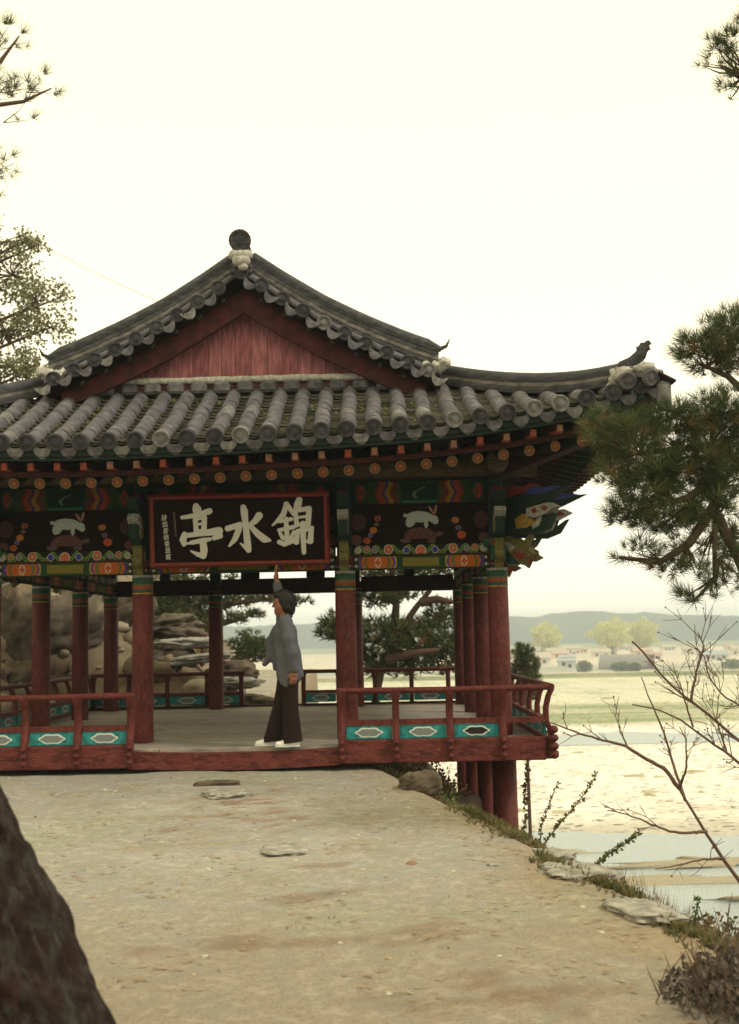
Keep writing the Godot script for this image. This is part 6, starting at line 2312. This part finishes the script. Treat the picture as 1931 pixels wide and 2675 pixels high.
	for i in 220:
		var z := -rng.randf_range(4.3, 12.3)
		var x := rng.randf_range(-4.2, crest_x(z) + 0.2)
		var h := rng.randf_range(0.004, 0.016) * (1.0 if rng.randf() < 0.93 else 2.0)
		cs.append(Transform3D(Basis(Vector3.UP, rng.randf() * TAU).scaled(Vector3(h * 1.3, h * 0.7, h)), Vector3(x, ground_y(x, z), z)))
		cc.append(Color(0.45, 0.42, 0.34) if rng.randf() < 0.3 else Color(0.22, 0.13, 0.07).lerp(Color(0.33, 0.27, 0.18), rng.randf()))
	var ps := st(true)
	lump(ps, Vector3.ZERO, Vector3.ONE, 0.3, 3, 7, 5, true)
	tag(scatter("pebbles", fin(ps), M.paint_vertex, cs, cc, self), "small pebbles and clods strewn over the path", "pebbles", "", "stuff")
	# fallen pine needles and straw, thick in some patches
	var np := []
	var nc := []
	for i in 2400:
		var z := -rng.randf_range(4.3, 12.0)
		var x := rng.randf_range(-3.6, crest_x(z) + 0.1)
		var k := gn2.get_noise_2d(x * 0.5 + 60.0, z * 0.5)
		if k < 0.02 + rng.randf() * 0.2 and x < crest_x(z) - 0.4:
			continue
		np.append(Transform3D((Basis(Vector3.UP, rng.randf() * TAU) * Basis(Vector3.RIGHT, rng.randf_range(-0.1, 0.1))).scaled(Vector3.ONE * rng.randf_range(0.6, 1.4)), Vector3(x, ground_y(x, z) + 0.006, z)))
		nc.append(Color(0.22, 0.13, 0.07).lerp(Color(0.36, 0.28, 0.17), rng.randf()))
	var ns := st(true)
	for k in 3:
		var a := k * 0.35 - 0.35
		var d := Vector3(sin(a), 0.05, cos(a)) * 0.07
		var w := Vector3(cos(a), 0, -sin(a)) * 0.0022
		ns.add_vertex(-w); ns.add_vertex(d); ns.add_vertex(w)
	tag(scatter("fallen_needles", fin(ns), M.leaf, np, nc, self), "fallen brown pine needles and straw strewn on the path", "needles", "", "stuff")


# ------------------------------------------------------------------ person
func sdf_mesh(bones: Array, cell: float, k: float) -> ArrayMesh:
	# bones: [a, b, ra, rb]; joins tapered capsules with a smooth minimum and meshes them as surface nets
	var lo := Vector3.ONE * 1e6
	var hi := -lo
	for b in bones:
		var r: float = maxf(b[2], b[3]) + cell * 3.0 + k
		for p in [b[0], b[1]]:
			lo = lo.min(p - Vector3.ONE * r)
			hi = hi.max(p + Vector3.ONE * r)
	var nx := int((hi.x - lo.x) / cell) + 2
	var ny := int((hi.y - lo.y) / cell) + 2
	var nz := int((hi.z - lo.z) / cell) + 2
	var F := PackedFloat32Array()
	F.resize(nx * ny * nz)
	F.fill(1.0)
	for b in bones:
		var a: Vector3 = b[0]
		var ab: Vector3 = b[1] - a
		var l2 := maxf(ab.length_squared(), 1e-8)
		var r0: float = b[2]
		var r1: float = b[3]
		var r := maxf(r0, r1) + cell * 2.0 + k
		var p0: Vector3 = ((a.min(b[1]) - Vector3.ONE * r - lo) / cell).floor()
		var p1: Vector3 = ((a.max(b[1]) + Vector3.ONE * r - lo) / cell).ceil()
		for z in range(maxi(0, int(p0.z)), mini(nz, int(p1.z) + 1)):
			for y in range(maxi(0, int(p0.y)), mini(ny, int(p1.y) + 1)):
				var row := (z * ny + y) * nx
				for x in range(maxi(0, int(p0.x)), mini(nx, int(p1.x) + 1)):
					var q := lo + Vector3(x, y, z) * cell - a
					var t := clampf(q.dot(ab) / l2, 0.0, 1.0)
					var d := (q - ab * t).length() - lerpf(r0, r1, t)
					var f := F[row + x]
					var h := maxf(k - absf(d - f), 0.0) / k
					F[row + x] = minf(d, f) - h * h * k * 0.25
	var V := PackedVector3Array()
	var id := {}
	var sx := 1
	var sy := nx
	var sz := nx * ny
	for z in nz - 1:
		for y in ny - 1:
			for x in nx - 1:
				var i := x + y * sy + z * sz
				var inside := 0
				for o in [0, sx, sy, sx + sy, sz, sx + sz, sy + sz, sx + sy + sz]:
					if F[i + o] < 0.0:
						inside += 1
				if inside == 0 or inside == 8:
					continue
				var sum := Vector3.ZERO
				var n := 0
				for c in 8:
					for ax in 3:
						if c & (1 << ax):
							continue
						var e := c | (1 << ax)
						var fa := F[i + (c & 1) + ((c >> 1) & 1) * sy + ((c >> 2) & 1) * sz]
						var fb := F[i + (e & 1) + ((e >> 1) & 1) * sy + ((e >> 2) & 1) * sz]
						if (fa < 0.0) != (fb < 0.0):
							var t := fa / (fa - fb)
							sum += Vector3(c & 1, (c >> 1) & 1, (c >> 2) & 1).lerp(Vector3(e & 1, (e >> 1) & 1, (e >> 2) & 1), t)
							n += 1
				id[i] = V.size()
				V.append(lo + (Vector3(x, y, z) + sum / n) * cell)
	var s := st()
	for i in id:
		for ax in 3:
			var u := [sx, sy, sz][ax] as int
			var v := [sy, sz, sx][ax] as int
			var w := [sz, sx, sy][ax] as int
			if (F[i] < 0.0) == (F[i + u] < 0.0):
				continue
			if not (id.has(i - v) and id.has(i - w) and id.has(i - v - w)):
				continue
			var q := [V[id[i]], V[id[i - v]], V[id[i - v - w]], V[id[i - w]]]
			if F[i] < 0.0:
				q.reverse()
			quad(s, q[0], q[1], q[2], q[3])
	s.index()
	s.generate_normals()
	return s.commit()


func build_person():
	var t := thing("person", Vector3(-0.96, FL, -12.55), "person in grey jacket and dark flared trousers, one arm raised towards the signboard", "person")
	t.position = Vector3.ZERO
	var y0 := FL
	var V := func(x: float, y: float, z: float) -> Vector3: return Vector3(-0.95 + x, y0 + y, -12.55 + z)
	# the body: one continuous skin from head to ankles; the far arm is raised, the near one hangs
	var body := [
		[V.call(-0.02, 1.44, 0.0), V.call(-0.025, 1.50, 0.0), 0.083, 0.086], [V.call(-0.045, 1.42, 0.0), V.call(-0.05, 1.40, 0.0), 0.060, 0.050], [V.call(0.02, 1.40, 0.0), V.call(0.0, 1.30, 0.0), 0.052, 0.056],
		[V.call(0.0, 1.24, -0.10), V.call(0.01, 1.24, 0.10), 0.075, 0.075], [V.call(0.0, 1.15, 0.0), V.call(0.02, 0.92, 0.0), 0.11, 0.10], [V.call(0.03, 0.82, -0.06), V.call(0.03, 0.82, 0.05), 0.09, 0.09],
		[V.call(0.03, 0.80, 0.085), V.call(0.045, 0.42, 0.075), 0.075, 0.05], [V.call(0.045, 0.42, 0.075), V.call(0.055, 0.09, 0.075), 0.055, 0.038],
		[V.call(0.02, 0.80, -0.085), V.call(-0.06, 0.43, -0.085), 0.085, 0.058], [V.call(-0.06, 0.43, -0.085), V.call(-0.155, 0.09, -0.08), 0.055, 0.038],
		[V.call(0.03, 1.24, 0.17), V.call(0.085, 0.97, 0.20), 0.05, 0.042], [V.call(0.085, 0.97, 0.20), V.call(0.10, 0.775, 0.18), 0.04, 0.028],
		[V.call(-0.03, 1.25, -0.16), V.call(-0.05, 1.47, -0.23), 0.05, 0.042], [V.call(-0.05, 1.47, -0.23), V.call(-0.095, 1.71, -0.18), 0.04, 0.028]]
	put("body", sdf_mesh(body, 0.012, 0.04), M.skin, t)
	# face: nose, brow, eyes, mouth, ear, turned towards the left
	var face := [[V.call(-0.115, 1.455, 0.0), V.call(-0.122, 1.434, 0.0), 0.010, 0.013], [V.call(-0.10, 1.475, -0.04), V.call(-0.10, 1.475, 0.04), 0.016, 0.016], [V.call(-0.098, 1.398, -0.016), V.call(-0.098, 1.398, 0.016), 0.014, 0.014], [V.call(-0.088, 1.37, 0.0), V.call(-0.09, 1.365, 0.0), 0.024, 0.02], [V.call(0.0, 1.45, 0.088), V.call(0.004, 1.425, 0.086), 0.018, 0.012]]
	put("face", sdf_mesh(face, 0.005, 0.012), M.skin, t)
	for z in [-0.034, 0.034]:
		var es := st()
		lump(es, V.call(-0.1, 1.455, z), Vector3(0.011, 0.009, 0.012), 0.0, 1, 8, 6)
		put("eye", fin(es), M.hair, t)
	# hair: full, covering the ears and the nape
	var hair := [[V.call(-0.015, 1.525, 0.0), V.call(0.01, 1.50, 0.0), 0.090, 0.104], [V.call(0.03, 1.47, 0.0), V.call(0.035, 1.40, 0.0), 0.095, 0.075], [V.call(0.0, 1.48, -0.05), V.call(0.02, 1.42, -0.055), 0.06, 0.05], [V.call(0.0, 1.48, 0.05), V.call(0.02, 1.42, 0.055), 0.06, 0.05], [V.call(-0.07, 1.545, -0.03), V.call(-0.07, 1.545, 0.03), 0.045, 0.045]]
	var hr := RandomNumberGenerator.new()
	hr.seed = 99
	for i in 46:
		# loose locks lying over the crown and down the nape
		var a := hr.randf_range(-2.3, 2.3)
		var e := hr.randf_range(-0.2, 1.4)
		var d := Vector3(cos(a) * cos(e), sin(e), sin(a) * cos(e))
		var p: Vector3 = V.call(0.012, 1.475, 0.0) + d * Vector3(0.10, 0.102, 0.098)
		hair.append([p, p + (Vector3(d.x * 0.25, -1.0 + d.y * 0.6, d.z * 0.25)).normalized() * hr.randf_range(0.03, 0.055), 0.013, 0.006])
	put("hair", sdf_mesh(hair, 0.006, 0.009), M.hair, t)
	# jacket: back, near front hanging to the hip, far front swung forward by the raised arm
	var jk := [
		[V.call(-0.005, 1.26, -0.13), V.call(0.005, 1.26, 0.13), 0.062, 0.062], [V.call(-0.01, 1.17, -0.06), V.call(0.0, 1.17, 0.07), 0.118, 0.118], [V.call(0.0, 1.15, 0.03), V.call(0.02, 0.90, 0.03), 0.125, 0.128], [V.call(0.03, 0.90, 0.03), V.call(0.04, 0.74, 0.035), 0.128, 0.134], [V.call(0.06, 0.95, 0.0), V.call(0.075, 0.74, 0.0), 0.095, 0.095],
		[V.call(-0.04, 0.95, 0.10), V.call(-0.02, 0.66, 0.12), 0.05, 0.035], [V.call(0.0, 0.95, 0.12), V.call(0.015, 0.63, 0.14), 0.045, 0.028],
		[V.call(-0.08, 1.18, -0.11), V.call(-0.155, 1.06, -0.14), 0.07, 0.06], [V.call(-0.155, 1.06, -0.14), V.call(-0.15, 0.92, -0.14), 0.06, 0.05], [V.call(-0.15, 0.94, -0.14), V.call(-0.23, 0.84, -0.15), 0.05, 0.028], [V.call(-0.10, 1.0, -0.12), V.call(-0.11, 0.80, -0.13), 0.06, 0.035],
		[V.call(0.10, 0.90, -0.02), V.call(0.17, 0.72, 0.06), 0.045, 0.02],
		[V.call(0.02, 1.26, 0.155), V.call(0.05, 1.10, 0.20), 0.075, 0.068], [V.call(0.05, 1.10, 0.20), V.call(0.085, 0.96, 0.21), 0.066, 0.06], [V.call(0.085, 0.96, 0.21), V.call(0.10, 0.79, 0.185), 0.058, 0.048],
		[V.call(-0.03, 1.25, -0.14), V.call(-0.05, 1.46, -0.23), 0.075, 0.062], [V.call(-0.05, 1.46, -0.23), V.call(-0.092, 1.665, -0.185), 0.058, 0.046]]
	put("jacket", sdf_mesh(jk, 0.011, 0.03), M.jacket, t)
	var collar := st()
	tube(collar, [V.call(-0.07, 1.20, 0.07), V.call(-0.035, 1.30, 0.07), V.call(0.035, 1.335, 0.05), V.call(0.06, 1.33, 0.0), V.call(0.03, 1.335, -0.05), V.call(-0.04, 1.30, -0.07), V.call(-0.085, 1.2, -0.06)], [0.014, 0.022, 0.024, 0.024, 0.024, 0.022, 0.014], 8)
	put("collar", fin(collar), M.jacket, t)
	# trousers: flared below the knee
	var tr := [[V.call(0.03, 0.80, -0.055), V.call(0.03, 0.80, 0.065), 0.105, 0.105], [V.call(0.035, 0.80, 0.06), V.call(0.045, 0.55, 0.07), 0.095, 0.08], [V.call(0.02, 0.80, -0.07), V.call(-0.03, 0.55, -0.08), 0.095, 0.08]]
	var hips := put("trousers", sdf_mesh(tr, 0.011, 0.03), M.trousers, t)
	for l in [[[0.042, 0.74, 0.066, 0.098], [0.046, 0.58, 0.070, 0.086], [0.05, 0.42, 0.075, 0.081], [0.056, 0.28, 0.075, 0.088], [0.062, 0.14, 0.075, 0.095], [0.066, 0.045, 0.075, 0.105]], [[0.01, 0.74, -0.074, 0.098], [-0.024, 0.58, -0.08, 0.086], [-0.06, 0.42, -0.085, 0.080], [-0.095, 0.28, -0.085, 0.087], [-0.13, 0.14, -0.08, 0.095], [-0.15, 0.05, -0.08, 0.105]]]:
		var R := []
		for i in 16:
			var f := i / 15.0 * 4.999
			var q: Array = l[int(f)]
			var w: Array = l[int(f) + 1]
			var u := f - int(f)
			var ring := []
			for j in 20:
				var a := TAU * j / 20.0
				var r := lerpf(q[3], w[3], u) * (1.0 + 0.035 * sin(a * 5.0 + f * 2.0) * (f / 5.0))
				ring.append(V.call(lerpf(q[0], w[0], u) + cos(a) * r, lerpf(q[1], w[1], u) + (0.012 * cos(a) if i == 15 else 0.0), lerpf(q[2], w[2], u) + sin(a) * r * 0.86))
			R.append(ring)
		var ls := st()
		rings(ls, R)
		put("trouser_leg", fin(ls), M.trousers, hips)
	# white shoes
	for q in [[0.055, 0.085], [-0.165, -0.08]]:
		var sh := [[V.call(q[0] + 0.05, 0.045, q[1]), V.call(q[0] - 0.05, 0.04, q[1]), 0.040, 0.040], [V.call(q[0] - 0.05, 0.038, q[1]), V.call(q[0] - 0.135, 0.03, q[1] + 0.008), 0.038, 0.028]]
		put("shoe", sdf_mesh(sh, 0.006, 0.02), M.shoe, t)
		var so := st(true)
		var sole := PackedVector2Array()
		for i in 16:
			var a := TAU * i / 16.0
			sole.append(Vector2(q[0] - 0.042 + cos(a) * 0.128, q[1] + sin(a) * 0.042))
		prism(so, sole, 0.014, Transform3D(Basis(Vector3.RIGHT, PI / 2), Vector3(-0.95, FL + 0.011, -12.55)))
		put("sole", fin(so), M.shoe, t)
	# hands with five fingers: one hanging, slightly curled; one reaching up to the beam
	put("hand", sdf_mesh(hand_bones(V.call(0.10, 0.765, 0.18), Vector3(-0.12, -0.98, 0.0).normalized(), Vector3(-0.95, 0.1, 0.25).normalized(), 0.45), 0.004, 0.008), M.skin, t)
	put("hand", sdf_mesh(hand_bones(V.call(-0.097, 1.725, -0.178), Vector3(-0.12, 0.97, 0.15).normalized(), Vector3(0.1, -0.1, 0.98).normalized(), 0.22), 0.004, 0.008), M.skin, t)


func hand_bones(w: Vector3, d: Vector3, side: Vector3, curl: float) -> Array:
	# w the wrist, d along the fingers, side towards the thumb
	side = (side - d * side.dot(d)).normalized()
	var palm := d.cross(side)
	var B := [[w, w + d * 0.03, 0.024, 0.027]]
	for f in 4:
		var o: Vector3 = side * (0.027 - 0.018 * f)
		B.append([w + d * 0.02 + o * 0.7, w + d * 0.078 + o, 0.013, 0.0105])
		var l: float = [0.030, 0.034, 0.031, 0.024][f]
		var p: Vector3 = w + d * 0.080 + o
		var dir := d
		for k in 3:
			dir = (dir * cos(curl) + palm * sin(curl)).normalized()
			var q: Vector3 = p + dir * l * [1.0, 0.72, 0.55][k]
			B.append([p, q, 0.0098 - 0.001 * k, 0.009 - 0.0012 * k])
			p = q
	var tp: Vector3 = w + d * 0.022 + side * 0.022 + palm * 0.006
	var td := (d * 0.75 + side * 0.6 + palm * 0.25).normalized()
	B.append([tp, tp + td * 0.036, 0.013, 0.011])
	B.append([tp + td * 0.036, tp + td * 0.036 + (td + d * 0.5).normalized() * 0.026, 0.011, 0.0085])
	return B
